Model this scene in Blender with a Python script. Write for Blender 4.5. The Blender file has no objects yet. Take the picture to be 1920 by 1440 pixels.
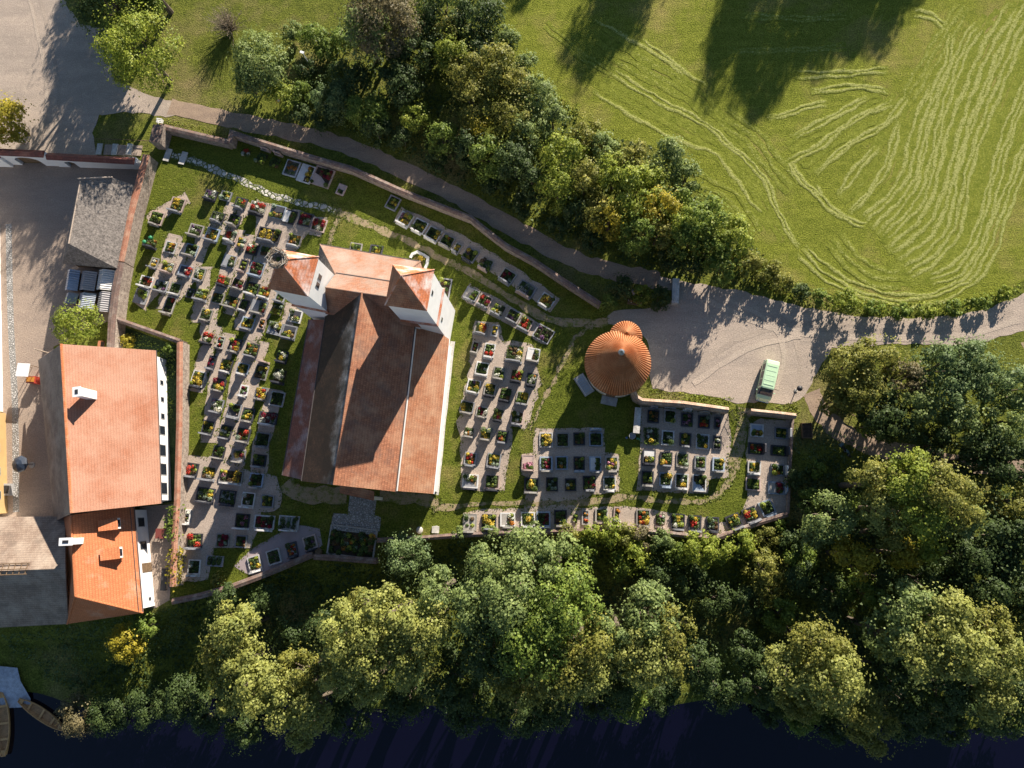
import bpy, math, random
import numpy as np
from mathutils import Vector, Matrix

# ------------------------------------------------------------------ camera
SC = bpy.context.scene
FPX, CAMH = 1333.0, 86.0            # focal length in photo pixels, flying height in metres
_n = Vector((1065 - 960, -(950 - 720), -FPX)).normalized()     # the plumb line in camera space
ROT = _n.rotation_difference(Vector((0, 0, -1))).to_matrix()
CAMP = Vector((0, 0, CAMH))
cam = bpy.data.objects.new('camera', bpy.data.cameras.new('camera'))
SC.collection.objects.link(cam); SC.camera = cam
cam.data.sensor_fit = 'HORIZONTAL'; cam.data.sensor_width = 36.0
cam.data.lens = FPX / 1920 * 36.0
cam.data.clip_start = 1; cam.data.clip_end = 2000
cam.matrix_world = Matrix.Translation(CAMP) @ ROT.to_4x4()

# ------------------------------------------------------------------ light
SUN_AZ, SUN_EL = math.radians(24.0), math.radians(20.3)        # azimuth east of +Y
SUNDIR = Vector((math.sin(SUN_AZ) * math.cos(SUN_EL), math.cos(SUN_AZ) * math.cos(SUN_EL), math.sin(SUN_EL)))
w = bpy.data.worlds.new('World'); SC.world = w; w.use_nodes = True
nt = w.node_tree; sky = nt.nodes.new('ShaderNodeTexSky'); sky.sky_type = 'NISHITA'; sky.sun_disc = False
sky.sun_elevation = SUN_EL; sky.sun_rotation = SUN_AZ; sky.air_density = 0.9; sky.dust_density = 0.1; sky.ozone_density = 1.5; sky.altitude = 500
bg = nt.nodes['Background']; bg.inputs[1].default_value = 0.055
nt.links.new(sky.outputs[0], bg.inputs[0])
sl = bpy.data.lights.new('sun', 'SUN'); sl.energy = 5.0; sl.angle = math.radians(0.5); sl.color = (1.0, 0.91, 0.79)
so = bpy.data.objects.new('sun', sl); SC.collection.objects.link(so)
so.rotation_euler = (-SUNDIR).to_track_quat('-Z', 'Y').to_euler()
vs = SC.view_settings; vs.view_transform = 'Standard'; vs.look = 'None'; vs.gamma = 1; vs.exposure = 1.32
try: vs.use_curve_mapping = False
except Exception: pass

# ------------------------------------------------------------------ helpers
def G(px, py, z=0.0):
    """world point at height z that the photograph shows at pixel (px, py)"""
    d = ROT @ Vector((px - 960, -(py - 720), -FPX))
    return CAMP + d * ((z - CAMH) / d.z)
def mpp(px, py, z=0.0):
    return (G(px + 5, py, z) - G(px - 5, py, z)).length / 10
COL = SC.collection
WL = {}                                    # world location of each object

def tag(o, label=None, cat=None, group=None, kind=None):
    if label: o['label'] = label
    if cat: o['category'] = cat
    if group: o['group'] = group
    if kind: o['kind'] = kind
    return o
def empty(name, loc, label=None, cat=None, group=None):
    o = bpy.data.objects.new(name, None); COL.objects.link(o); o.location = loc; o.empty_display_size = .3
    WL[o] = Vector(loc); return tag(o, label, cat, group)

class MB:
    def __init__(s): s.v = []; s.f = []
    def add(s, vs, fs):
        b = len(s.v); s.v += [tuple(p) for p in vs]; s.f += [tuple(i + b for i in f) for f in fs]; return s
    def poly(s, pts): return s.add(pts, [tuple(range(len(pts)))])
    def box(s, c, sx, sy, sz, ux=None, z0=True):
        """box centred on c (bottom at c.z if z0), ux = direction of its x axis in the ground plane"""
        c = Vector(c); u = Vector((1, 0, 0)) if ux is None else Vector((ux[0], ux[1], 0)).normalized(); w_ = Vector((-u.y, u.x, 0))
        zb = c.z if z0 else c.z - sz / 2
        P = []
        for z in (zb, zb + sz):
            for a, b in ((-1, -1), (1, -1), (1, 1), (-1, 1)):
                q = c + u * (a * sx / 2) + w_ * (b * sy / 2); P.append((q.x, q.y, z))
        return s.add(P, [(3, 2, 1, 0), (4, 5, 6, 7), (0, 1, 5, 4), (1, 2, 6, 5), (2, 3, 7, 6), (3, 0, 4, 7)])
    def prism(s, pts, z0, z1):
        n = len(pts); P = [(p[0], p[1], z0) for p in pts] + [(p[0], p[1], z1) for p in pts]
        return s.add(P, [tuple(range(n))[::-1], tuple(range(n, 2 * n))] + [(i, (i + 1) % n, n + (i + 1) % n, n + i) for i in range(n)])
    def slab(s, pts, t):
        """a sloping plate: face pts with thickness t straight down"""
        n = len(pts); P = [Vector(p) for p in pts]; Q = [p - Vector((0, 0, t)) for p in P]
        return s.add(P + Q, [tuple(range(n)), tuple(range(n, 2 * n))[::-1]] + [((i + 1) % n, i, n + i, n + (i + 1) % n) for i in range(n)])
    def tube(s, pts, rad, n=8, cap=True):
        pts = [Vector(p) for p in pts]; rings = []
        rad = rad if hasattr(rad, '__len__') else [rad] * len(pts)
        for i, p in enumerate(pts):
            d = (pts[min(i + 1, len(pts) - 1)] - pts[max(i - 1, 0)]).normalized()
            a = d.orthogonal().normalized(); b = d.cross(a)
            rings.append([p + (a * math.cos(t) + b * math.sin(t)) * rad[i] for t in [2 * math.pi * k / n for k in range(n)]])
        P = [q for r in rings for q in r]; F = []
        for i in range(len(pts) - 1):
            for k in range(n):
                F.append((i * n + k, i * n + (k + 1) % n, (i + 1) * n + (k + 1) % n, (i + 1) * n + k))
        if cap: F += [tuple(range(n))[::-1], tuple(range(len(P) - n, len(P)))]
        return s.add(P, F)
    def lathe(s, c, prof, n=24):
        c = Vector(c); P = []; F = []
        for r, z in prof:
            for k in range(n):
                t = 2 * math.pi * k / n; P.append((c.x + r * math.cos(t), c.y + r * math.sin(t), c.z + z))
        for i in range(len(prof) - 1):
            for k in range(n): F.append((i * n + k, i * n + (k + 1) % n, (i + 1) * n + (k + 1) % n, (i + 1) * n + k))
        F += [tuple(range(n))[::-1], tuple(range(len(P) - n, len(P)))]
        return s.add(P, F)
    def ribbon(s, line, width, z0, z1, ridge=0.0):
        """wall along a ground polyline; ridge>0 gives a gabled top"""
        line = [Vector((p[0], p[1], 0)) for p in line]; n = len(line); L = []; Rr = []
        for i, p in enumerate(line):
            d0 = (line[i] - line[i - 1]).normalized() if i else None
            d1 = (line[i + 1] - line[i]).normalized() if i < n - 1 else None
            d = ((d0 or d1) + (d1 or d0)).normalized(); nn = Vector((-d.y, d.x, 0))
            k = 1.0 if d0 is None or d1 is None else 1 / max(.4, nn.dot(Vector((-d0.y, d0.x, 0))))
            L.append(p + nn * width / 2 * k); Rr.append(p - nn * width / 2 * k)
        P = []
        for i in range(n):
            P += [(L[i].x, L[i].y, z0), (L[i].x, L[i].y, z1), (line[i].x, line[i].y, z1 + ridge), (Rr[i].x, Rr[i].y, z1), (Rr[i].x, Rr[i].y, z0)]
        F = []
        for i in range(n - 1):
            a, b = i * 5, i * 5 + 5
            for k in range(4): F.append((a + k, b + k, b + k + 1, a + k + 1))
            F.append((a + 4, b + 4, b, a))
        F += [(0, 1, 2, 3, 4), tuple((n - 1) * 5 + k for k in (4, 3, 2, 1, 0))]
        return s.add(P, F)
    def build(s, name, mat, parent=None, smooth=False, uv=False):
        return mesh_obj(name, np.array(s.v, float), s.f, mat, parent, smooth, uv)

def mesh_obj(name, V, F, mat, parent=None, smooth=False, uv=False):
    V = np.asarray(V, float).reshape(-1, 3)
    if parent is not None: org = WL[parent]
    else: org = Vector((float(V[:, 0].mean()), float(V[:, 1].mean()), float(V[:, 2].min())))
    me = bpy.data.meshes.new(name)
    if isinstance(F, np.ndarray):                         # fast path: quads only
        nv, nf = len(V), len(F)
        me.vertices.add(nv); me.vertices.foreach_set('co', (V - np.array(org)).ravel())
        me.loops.add(nf * 4); me.loops.foreach_set('vertex_index', F.ravel())
        me.polygons.add(nf); me.polygons.foreach_set('loop_start', np.arange(0, nf * 4, 4)); me.polygons.foreach_set('loop_total', np.full(nf, 4))
        me.update(calc_edges=True)
    else:
        me.from_pydata((V - np.array(org)).tolist(), [], F); me.update()
    if smooth: me.polygons.foreach_set('use_smooth', [True] * len(me.polygons))
    me.materials.append(mat)
    if uv:                                                # u along the contour, v up the slope, in metres
        ul = me.uv_layers.new(name='slope').data
        for p in me.polygons:
            n = p.normal
            h = Vector((-n.y, n.x, 0))
            h = h.normalized() if h.length > .05 else Vector((1, 0, 0))
            q = n.cross(h)
            for li in p.loop_indices:
                c = me.vertices[me.loops[li].vertex_index].co
                ul[li].uv = (c.dot(h), c.dot(q))
    o = bpy.data.objects.new(name, me); COL.objects.link(o); WL[o] = Vector(org)
    if parent is not None: o.parent = parent
    else: o.location = org
    return o

# ------------------------------------------------------------------ materials
def _nt(name):
    m = bpy.data.materials.new(name); m.use_nodes = True; t = m.node_tree
    return m, t, t.nodes, t.links, t.nodes['Principled BSDF']
def _noise(N, L, co, scale, detail=4, rough=.6):
    n = N.new('ShaderNodeTexNoise'); n.inputs['Scale'].default_value = scale; n.inputs['Detail'].default_value = detail
    n.inputs['Roughness'].default_value = rough; L.new(co, n.inputs['Vector']); return n.outputs['Fac']
def _ramp(N, L, fac, stops):
    r = N.new('ShaderNodeValToRGB'); e = r.color_ramp.elements
    e[0].position, e[0].color = stops[0][0], (*stops[0][1], 1); e[1].position, e[1].color = stops[-1][0], (*stops[-1][1], 1)
    for p, c in stops[1:-1]: k = e.new(p); k.color = (*c, 1)
    L.new(fac, r.inputs[0]); return r.outputs[0]
def _mix(N, L, fac, a, b, mode='MIX'):
    x = N.new('ShaderNodeMix'); x.data_type = 'RGBA'; x.blend_type = mode
    if isinstance(fac, float): x.inputs[0].default_value = fac
    else: L.new(fac, x.inputs[0])
    for v, i in ((a, 6), (b, 7)):
        if isinstance(v, tuple): x.inputs[i].default_value = (*v, 1)
        else: L.new(v, x.inputs[i])
    return x.outputs[2]
def _bump(N, L, P, h, strength, dist=.05):
    b = N.new('ShaderNodeBump'); b.inputs['Strength'].default_value = strength; b.inputs['Distance'].default_value = dist
    L.new(h, b.inputs['Height']); L.new(b.outputs[0], P.inputs['Normal'])
def _sub(v, k): return tuple(x * k for x in v)

def M(name, c, var=.25, scale=2.0, fine=25.0, rough=.85, bump=.3, c2=None, metal=0, spec=.3, dist=.03, scale2=None):
    """plain surface: c with large patches towards c2 and fine grain"""
    m, t, N, L, P = _nt(name); co = N.new('ShaderNodeTexCoord').outputs['Object']
    c2 = c2 or _sub(c, 1 - var)
    a = _noise(N, L, co, scale, 5); b = _noise(N, L, co, fine, 3)
    col = _ramp(N, L, a, [(.36, c2), (.64, c)])
    col = _mix(N, L, 1.0, col, _ramp(N, L, b, [(.3, (1 - var,) * 3), (.7, (1 + var * .6,) * 3)]), 'MULTIPLY')
    L.new(col, P.inputs['Base Color']); P.inputs['Roughness'].default_value = rough; P.inputs['Metallic'].default_value = metal
    P.inputs['Specular IOR Level'].default_value = spec
    if bump: _bump(N, L, P, b, bump, dist)
    return m

def grass(name, a, b, dry, dryamt=.5, bump=.8, stripe=None, patch=.12, fine=5.0):
    m, t, N, L, P = _nt(name); co = N.new('ShaderNodeTexCoord').outputs['Object']
    n1 = _noise(N, L, co, patch, 6, .65); n2 = _noise(N, L, co, 1.3, 5, .7); n3 = _noise(N, L, co, fine, 4, .75)
    col = _ramp(N, L, n2, [(.32, a), (.66, b)])
    col = _mix(N, L, _ramp(N, L, n1, [(dryamt, (0, 0, 0)), (dryamt + .2, (1, 1, 1))]), col, dry)
    if stripe:
        mp = N.new('ShaderNodeMapping'); mp.inputs['Rotation'].default_value[2] = stripe; mp.inputs['Scale'].default_value = (.12, 1.4, 1)
        L.new(co, mp.inputs[0]); ns = _noise(N, L, mp.outputs[0], 1.0, 3, .5)
        col = _mix(N, L, 1.0, col, _ramp(N, L, ns, [(.3, (.86, .87, .84)), (.7, (1.1, 1.08, 1.06))]), 'MULTIPLY')
    col = _mix(N, L, 1.0, col, _ramp(N, L, n3, [(.30, (.22, .25, .24)), (.70, (1.85, 1.75, 1.65))]), 'MULTIPLY')
    L.new(col, P.inputs['Base Color']); P.inputs['Roughness'].default_value = 1; P.inputs['Specular IOR Level'].default_value = .05
    _bump(N, L, P, n3, bump, .2)
    return m

def tiles(name, c, c2, pale, paleamt=.62, row=.17, width=.19, grime=(.10, .07, .05), grimeamt=.66, spec=.25, rough=.7, grow=.5, lich=None):
    m, t, N, L, P = _nt(name)
    uv = N.new('ShaderNodeUVMap'); uv.uv_map = 'slope'; co = N.new('ShaderNodeTexCoord').outputs['Object']
    br = N.new('ShaderNodeTexBrick'); br.inputs['Scale'].default_value = 1; br.inputs['Brick Width'].default_value = width
    br.inputs['Row Height'].default_value = row; br.inputs['Mortar Size'].default_value = .014; br.inputs['Bias'].default_value = -.1
    br.inputs['Color1'].default_value = (*c, 1); br.inputs['Color2'].default_value = (*c2, 1); br.inputs['Mortar'].default_value = (*_sub(c2, .66), 1)
    L.new(uv.outputs[0], br.inputs['Vector'])
    n1 = _noise(N, L, co, grow, 6, .65); n2 = _noise(N, L, co, grow * .7, 6, .7); n3 = _noise(N, L, co, 14, 3)
    if lich:                                              # lichen gathers towards the ridge: (v at ridge, fade per metre, floor)
        sp = N.new('ShaderNodeSeparateXYZ'); L.new(uv.outputs[0], sp.inputs[0])
        mr = N.new('ShaderNodeMapRange'); mr.inputs[1].default_value = lich[0] - lich[1]; mr.inputs[2].default_value = lich[0]; mr.inputs[3].default_value = -.12; mr.inputs[4].default_value = .26
        L.new(sp.outputs[1], mr.inputs[0]); ad = N.new('ShaderNodeMath'); ad.operation = 'ADD'; L.new(n1, ad.inputs[0]); L.new(mr.outputs[0], ad.inputs[1]); n1 = ad.outputs[0]
    col = _mix(N, L, _ramp(N, L, n1, [(paleamt - .12, (0, 0, 0)), (paleamt + .1, (1, 1, 1))]), br.outputs['Color'], pale)
    off = N.new('ShaderNodeMapping'); off.inputs['Location'].default_value = (31, 17, 5); L.new(co, off.inputs[0])
    n4 = _noise(N, L, off.outputs[0], grow * 1.2, 7, .7)
    col = _mix(N, L, _ramp(N, L, n4, [(grimeamt - .1, (0, 0, 0)), (grimeamt + .1, (.8, .8, .8))]), col, grime)
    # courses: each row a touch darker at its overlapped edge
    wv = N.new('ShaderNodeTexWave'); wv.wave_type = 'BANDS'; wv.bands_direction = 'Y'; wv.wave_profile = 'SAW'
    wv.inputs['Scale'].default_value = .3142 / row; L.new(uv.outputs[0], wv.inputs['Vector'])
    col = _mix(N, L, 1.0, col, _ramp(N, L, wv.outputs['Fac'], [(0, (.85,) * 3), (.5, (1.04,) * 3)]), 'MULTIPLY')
    col = _mix(N, L, 1.0, col, _ramp(N, L, n3, [(.3, (.74,) * 3), (.7, (1.22,) * 3)]), 'MULTIPLY')
    L.new(col, P.inputs['Base Color']); P.inputs['Roughness'].default_value = rough; P.inputs['Specular IOR Level'].default_value = spec
    _bump(N, L, P, br.outputs['Fac'], .4, -.02)
    return m

def leaf(name, a, b, c=None, trans=.3, soft=.0):
    m, t, N, L, P = _nt(name); co = N.new('ShaderNodeTexCoord').outputs['Object']
    r = N.new('ShaderNodeNewGeometry').outputs['Random Per Island']
    n1 = _noise(N, L, co, .55, 3)
    c = c or b
    lerp_ = lambda p, q, t: tuple(x * (1 - t) + y * t for x, y in zip(p, q))
    col = _ramp(N, L, r, [(0, lerp_(a, b, soft)), (.8, b), (1, lerp_(b, c, 1 - soft))])
    col = _mix(N, L, 1.0, col, _ramp(N, L, n1, [(.35, (.75, .8, .8)), (.65, (1.2, 1.15, 1.0))]), 'MULTIPLY')
    L.new(col, P.inputs['Base Color']); P.inputs['Roughness'].default_value = .55; P.inputs['Specular IOR Level'].default_value = .25
    tr = N.new('ShaderNodeBsdfTranslucent'); L.new(col, tr.inputs[0])
    mx = N.new('ShaderNodeMixShader'); mx.inputs[0].default_value = trans
    L.new(P.outputs[0], mx.inputs[1]); L.new(tr.outputs[0], mx.inputs[2]); L.new(mx.outputs[0], N['Material Output'].inputs[0])
    return m

def leafquads(p, n, size, rng, fold=.35, asp=1.0):
    """one small bent quad per point p (k,3) with normal n (k,3)"""
    k = len(p); n = n + rng.normal(0, .30, (k, 3)); n /= np.linalg.norm(n, axis=1)[:, None] + 1e-9
    r = rng.normal(0, 1, (k, 3)); u = np.cross(n, r); u /= np.linalg.norm(u, axis=1)[:, None] + 1e-9; v = np.cross(n, u)
    s = (size * rng.uniform(.55, 1.35, k))[:, None] * .5; a = rng.uniform(.6, 1.0, k)[:, None] * asp
    b = n * s * fold
    V = np.stack([p + u * s - b, p + v * s * a + b, p - u * s - b, p - v * s * a + b], 1).reshape(-1, 3)
    return V, np.arange(k * 4).reshape(-1, 4)
def rot_dirs(k, rng, zmin=-.45):
    z = rng.uniform(zmin, 1, k); t = rng.uniform(0, 2 * math.pi, k); q = np.sqrt(1 - z * z)
    return np.stack([q * np.cos(t), q * np.sin(t), z], 1)

def crazy(name, stone, gap, cell=1.6, width=.10):
    """irregular flat stones with grass or earth between"""
    m, t, N, L, P = _nt(name); co = N.new('ShaderNodeTexCoord').outputs['Object']
    wn = N.new('ShaderNodeTexNoise'); wn.inputs['Scale'].default_value = 1.5; L.new(co, wn.inputs['Vector'])
    v = N.new('ShaderNodeTexVoronoi'); v.feature = 'DISTANCE_TO_EDGE'; v.inputs['Scale'].default_value = cell; L.new(_mix(N, L, .12, co, wn.outputs['Color']), v.inputs['Vector'])
    v2 = N.new('ShaderNodeTexVoronoi'); v2.inputs['Scale'].default_value = cell; L.new(_mix(N, L, .12, co, wn.outputs['Color']), v2.inputs['Vector'])
    col = _mix(N, L, 1.0, stone, _ramp(N, L, _noise(N, L, co, 9, 3), [(.3, (.75,) * 3), (.7, (1.15,) * 3)]), 'MULTIPLY')
    bw = N.new('ShaderNodeRGBToBW'); L.new(v2.outputs['Color'], bw.inputs[0]); col = _mix(N, L, 1.0, col, _ramp(N, L, bw.outputs[0], [(.2, (.72,) * 3), (.8, (1.15,) * 3)]), 'MULTIPLY')
    L.new(_mix(N, L, _ramp(N, L, v.outputs['Distance'], [(width * .5, (0, 0, 0)), (width, (1, 1, 1))]), gap, col), P.inputs['Base Color']); P.inputs['Roughness'].default_value = .9
    _bump(N, L, P, _ramp(N, L, v.outputs['Distance'], [(0, (0, 0, 0)), (width * 1.5, (1, 1, 1))]), .6, .08); return m
def worn(name, earth, earth2, green, amt=.5):
    """earth with grass creeping in from all sides"""
    m, t, N, L, P = _nt(name); co = N.new('ShaderNodeTexCoord').outputs['Object']
    a = _noise(N, L, co, 1.1, 6, .75); b = _noise(N, L, co, 11, 4, .7)
    e = _mix(N, L, _ramp(N, L, b, [(.35, (0, 0, 0)), (.65, (1, 1, 1))]), earth2, earth)
    g = _mix(N, L, 1.0, green, _ramp(N, L, b, [(.25, (.5,) * 3), (.75, (1.5,) * 3)]), 'MULTIPLY')
    L.new(_mix(N, L, _ramp(N, L, a, [(amt - .07, (0, 0, 0)), (amt + .07, (1, 1, 1))]), e, g), P.inputs['Base Color']); P.inputs['Roughness'].default_value = 1; P.inputs['Specular IOR Level'].default_value = .05
    _bump(N, L, P, b, .7, .08); return m

def gravel(name, c, dark, sandy):
    """loose gravel with wheel worn and damp patches"""
    m, t, N, L, P = _nt(name); co = N.new('ShaderNodeTexCoord').outputs['Object']
    mp = N.new('ShaderNodeMapping'); mp.inputs['Rotation'].default_value[2] = -.35; mp.inputs['Scale'].default_value = (.25, 1.0, 1); L.new(co, mp.inputs[0])
    a = _noise(N, L, mp.outputs[0], .35, 7, .7); b = _noise(N, L, co, .9, 6, .75); d = _noise(N, L, co, 6, 4, .8)
    col = _mix(N, L, _ramp(N, L, a, [(.38, (0, 0, 0)), (.62, (1, 1, 1))]), dark, c)
    col = _mix(N, L, _ramp(N, L, b, [(.52, (0, 0, 0)), (.72, (.8, .8, .8))]), col, sandy)
    col = _mix(N, L, 1.0, col, _ramp(N, L, d, [(.28, (.62,) * 3), (.72, (1.35,) * 3)]), 'MULTIPLY')
    L.new(col, P.inputs['Base Color']); P.inputs['Roughness'].default_value = .95; P.inputs['Specular IOR Level'].default_value = .1
    _bump(N, L, P, d, .7, .07); return m
# ------------------------------------------------------------------ palette
m_ground = grass('rough_grass', (.075, .095, .018), (.160, .180, .034), (.215, .180, .085), .52, 1.0, patch=.09)
m_bank = grass('bank_grass', (.020, .040, .022), (.045, .075, .035), (.06, .07, .035), .55, 1.0, patch=.1)
m_lawn = grass('lawn', (.076, .100, .015), (.124, .148, .024), (.180, .158, .055), .52, .8, stripe=.35, patch=.16)
m_meadow = grass('meadow', (.135, .165, .022), (.210, .235, .040), (.270, .235, .085), .50, 1.0, stripe=1.2, patch=.09, fine=6)
m_gravel = gravel('road_gravel', (.44, .355, .285), (.34, .28, .23), (.50, .41, .32))
m_lane = gravel('lane_earth', (.36, .265, .19), (.27, .20, .15), (.40, .30, .21))
m_path = gravel('grave_gravel', (.45, .36, .29), (.35, .285, .23), (.50, .42, .34))
m_worn = worn('worn_earth', (.38, .29, .19), (.27, .21, .12), (.15, .17, .035), .55)
m_yard = gravel('yard_paving', (.36, .28, .22), (.30, .235, .19), (.40, .32, .25))
m_cobble = crazy('cobble', (.44, .42, .40), (.20, .19, .17), 4.5, .16)
m_stonepath = crazy('stone_path', (.56, .52, .46), (.12, .14, .04), 1.7, .12)
m_flag = M('flagstone', (.60, .57, .52), .25, 1.5, 8, .85, .5, c2=(.42, .40, .36))
m_water, _t, _N, _L, _P = _nt('river_water')
_P.inputs['Base Color'].default_value = (.002, .0016, .008, 1); _P.inputs['Roughness'].default_value = .10; _P.inputs['Specular IOR Level'].default_value = .5
_bump(_N, _L, _P, _noise(_N, _L, _N.new('ShaderNodeTexCoord').outputs['Object'], .9, 4), .12, .1)
m_rubble = M('rubble_wall', (.40, .33, .27), .5, 2.5, 9, .95, .9, c2=(.22, .17, .14), dist=.06)
m_coping = tiles('wall_coping', (.24, .150, .115), (.16, .105, .085), (.29, .24, .20), .58, .3, .22, (.12, .09, .08), .55, grow=1.2)
m_copingred = tiles('red_coping', (.46, .20, .12), (.36, .15, .09), (.46, .27, .18), .55, .25, .22, (.2, .12, .09), .62, grow=1.0)
m_copingtan = tiles('tan_coping', (.42, .27, .18), (.30, .19, .13), (.45, .35, .26), .55, .3, .22, (.16, .11, .09), .6, grow=1.2)
m_white = M('white_plaster', (.83, .82, .80), .05, .8, 12, .9, .15, c2=(.76, .75, .73))
m_yellow = M('ochre_plaster', (.48, .32, .14), .1, .8, 12, .9, .15)
m_stone = M('grey_stone', (.42, .41, .40), .25, 2, 14, .8, .3)
m_wood = M('brown_wood', (.20, .13, .075), .4, 3, 18, .8, .4)
m_dark = M('dark_metal', (.035, .035, .04), .2, 3, 20, .5, .1)
m_glass = M('dark_glass', (.02, .025, .035), .2, 1, 5, .08, 0, spec=.6)
m_gutter = M('gutter', (.10, .085, .08), .2, 1, 10, .5, 0)
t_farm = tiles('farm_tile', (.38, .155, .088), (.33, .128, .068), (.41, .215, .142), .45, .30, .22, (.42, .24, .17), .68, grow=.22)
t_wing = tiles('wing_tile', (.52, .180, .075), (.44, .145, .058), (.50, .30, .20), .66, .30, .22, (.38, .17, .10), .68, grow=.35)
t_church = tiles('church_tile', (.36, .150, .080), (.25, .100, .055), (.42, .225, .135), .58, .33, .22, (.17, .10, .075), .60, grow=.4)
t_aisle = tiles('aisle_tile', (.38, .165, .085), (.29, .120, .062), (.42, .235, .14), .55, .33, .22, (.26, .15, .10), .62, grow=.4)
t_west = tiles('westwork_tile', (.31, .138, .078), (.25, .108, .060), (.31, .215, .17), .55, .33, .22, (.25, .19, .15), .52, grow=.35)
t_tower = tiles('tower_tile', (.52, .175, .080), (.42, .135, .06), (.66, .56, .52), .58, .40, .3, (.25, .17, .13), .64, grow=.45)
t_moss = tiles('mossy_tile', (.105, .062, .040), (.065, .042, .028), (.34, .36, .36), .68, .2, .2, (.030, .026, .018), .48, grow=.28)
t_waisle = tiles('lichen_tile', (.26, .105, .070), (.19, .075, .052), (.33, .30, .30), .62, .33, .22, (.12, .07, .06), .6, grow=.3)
t_chapel = tiles('pantile', (.56, .24, .10), (.46, .18, .075), (.60, .32, .17), .56, .35, .16, (.30, .14, .08), .66, grow=.6)
t_shingle = M('grey_shingle', (.235, .205, .180), .55, 2.2, 5, .9, .9, c2=(.155, .135, .12), dist=.06)
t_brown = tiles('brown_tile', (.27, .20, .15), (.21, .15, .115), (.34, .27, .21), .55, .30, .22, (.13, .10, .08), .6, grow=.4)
m_metal = M('corrugated_metal', (.42, .45, .52), .15, 1, 6, .4, .1, metal=.5)

# ------------------------------------------------------------------ terrain, water
DROP = sorted([(p.x, p.y) for p in (G(x, y, 0) for x, y in [(-300, 1200), (128, 1186), (270, 1166), (292, 1150), (328, 1140), (430, 1114), (590, 1056), (705, 1066), (720, 1018), (860, 1014), (1340, 1022), (1478, 980), (1500, 975), (1560, 985), (1700, 1000), (2200, 1010)])])
def gh(x, y):
    """height of the ground: the churchyard stands on a terrace above the river bank"""
    y0 = np.interp(x, [d[0] for d in DROP], [d[1] for d in DROP]); d = y0 - y
    if d <= 0: z = 0.0
    else:
        k = min(1, max(0, (x - 24) / 10)); z = -1.6 * (1 - k) * min(1, d / 1.2) - (.8 + 1.6 * k) * min(1, max(0, (d - 1) / max(3.0, y0 + 22)))
    sh = -22.5 + 1.1 * math.sin(x * .13) + .7 * math.sin(x * .37 + 1)
    if y < sh: z -= .35 * (sh - y)
    e = min(1, max(0, (-76 - y) / 10)); return float(max(-4.2, z) + 5.5 * e)
V = []; F = []; xs = np.concatenate([np.arange(-230, -80, 5), np.arange(-80, 64, 1.0), np.arange(64, 231, 5)]); ys = np.concatenate([np.arange(-140, -40, 5), np.arange(-40, 2, .6), np.arange(2, 231, 4.9)])
rg = np.random.default_rng(1)
for y in ys:
    for x in xs:
        V.append((x, y, gh(x, y)))
for j in range(len(ys) - 1):
    for i in range(len(xs) - 1):
        a = j * len(xs) + i; F.append((a, a + 1, a + len(xs) + 1, a + len(xs)))
o = mesh_obj('ground', V, F, m_ground, smooth=True); tag(o, kind='structure')
WZ = -2.6
MB().poly([(-230, -95, WZ), (230, -95, WZ), (230, -12, WZ), (-230, -12, WZ)]).build('river', m_water)
tag(bpy.data.objects['river'], kind='structure')

def smooth_line(pts, sub=5):
    pts = [Vector(p) for p in pts]; out = []
    for i in range(len(pts) - 1):
        p0, p1, p2, p3 = pts[max(i - 1, 0)], pts[i], pts[i + 1], pts[min(i + 2, len(pts) - 1)]
        for k in range(sub):
            t = k / sub
            out.append(.5 * ((2 * p1) + (p2 - p0) * t + (2 * p0 - 5 * p1 + 4 * p2 - p3) * t * t + (3 * p1 - p0 - 3 * p2 + p3) * t ** 3))
    return out + [pts[-1]]
EDGE = []
def sheet(name, px, z, mat, jit=.12, sub=1, seed=0, kind='structure'):
    """a flat piece of ground; its outline follows the photographed edge, roughened"""
    rr = random.Random(seed); P = [G(x, y, z) for x, y in px]; out = []
    if sub > 1:
        P = smooth_line(P + [P[0]], sub)[:-1]
    n = len(P)
    for i in range(n):
        a, b = P[i], P[(i + 1) % n]; k = max(1, int((b - a).length / .7)) if jit else 1
        for q in range(k):
            p = a.lerp(b, q / k); out.append((p.x + rr.uniform(-jit, jit), p.y + rr.uniform(-jit, jit), z))
    if z > .026 and name != 'cobble_strip': EDGE.extend((q[0], q[1], z) for q in out)
    return tag(MB().poly(out).build(name, mat), kind=kind)
def strips(name, lines, z, mat, jit=.14, seed=0):
    """trodden or gravelled strips along pixel lines (px, py, width in px)"""
    rr = random.Random(seed); mb = MB()
    for li, (line, wpx) in enumerate(lines):
        zz = z + .003 * (li % 12); w_ = wpx * mpp(*line[0]) / 2
        P = smooth_line([G(x, y, zz) for x, y in line], 6) if len(line) > 2 else [G(*line[0], zz).lerp(G(*line[1], zz), k / 12) for k in range(13)]
        L = []; R = []
        for i, p in enumerate(P):
            d = (P[min(i + 1, len(P) - 1)] - P[max(i - 1, 0)]).normalized(); nn = Vector((-d.y, d.x, 0))
            L.append(p + nn * (w_ + rr.uniform(-jit, jit))); R.append(p - nn * (w_ + rr.uniform(-jit, jit)))
        if z > .031 and name != 'tyre_track': EDGE.extend(tuple(q) for q in L + R)
        n = len(P); mb.add(L + R, [(i + 1, i, n + i, n + i + 1) for i in range(n - 1)])
    return tag(mb.build(name, mat), kind='structure')

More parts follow.
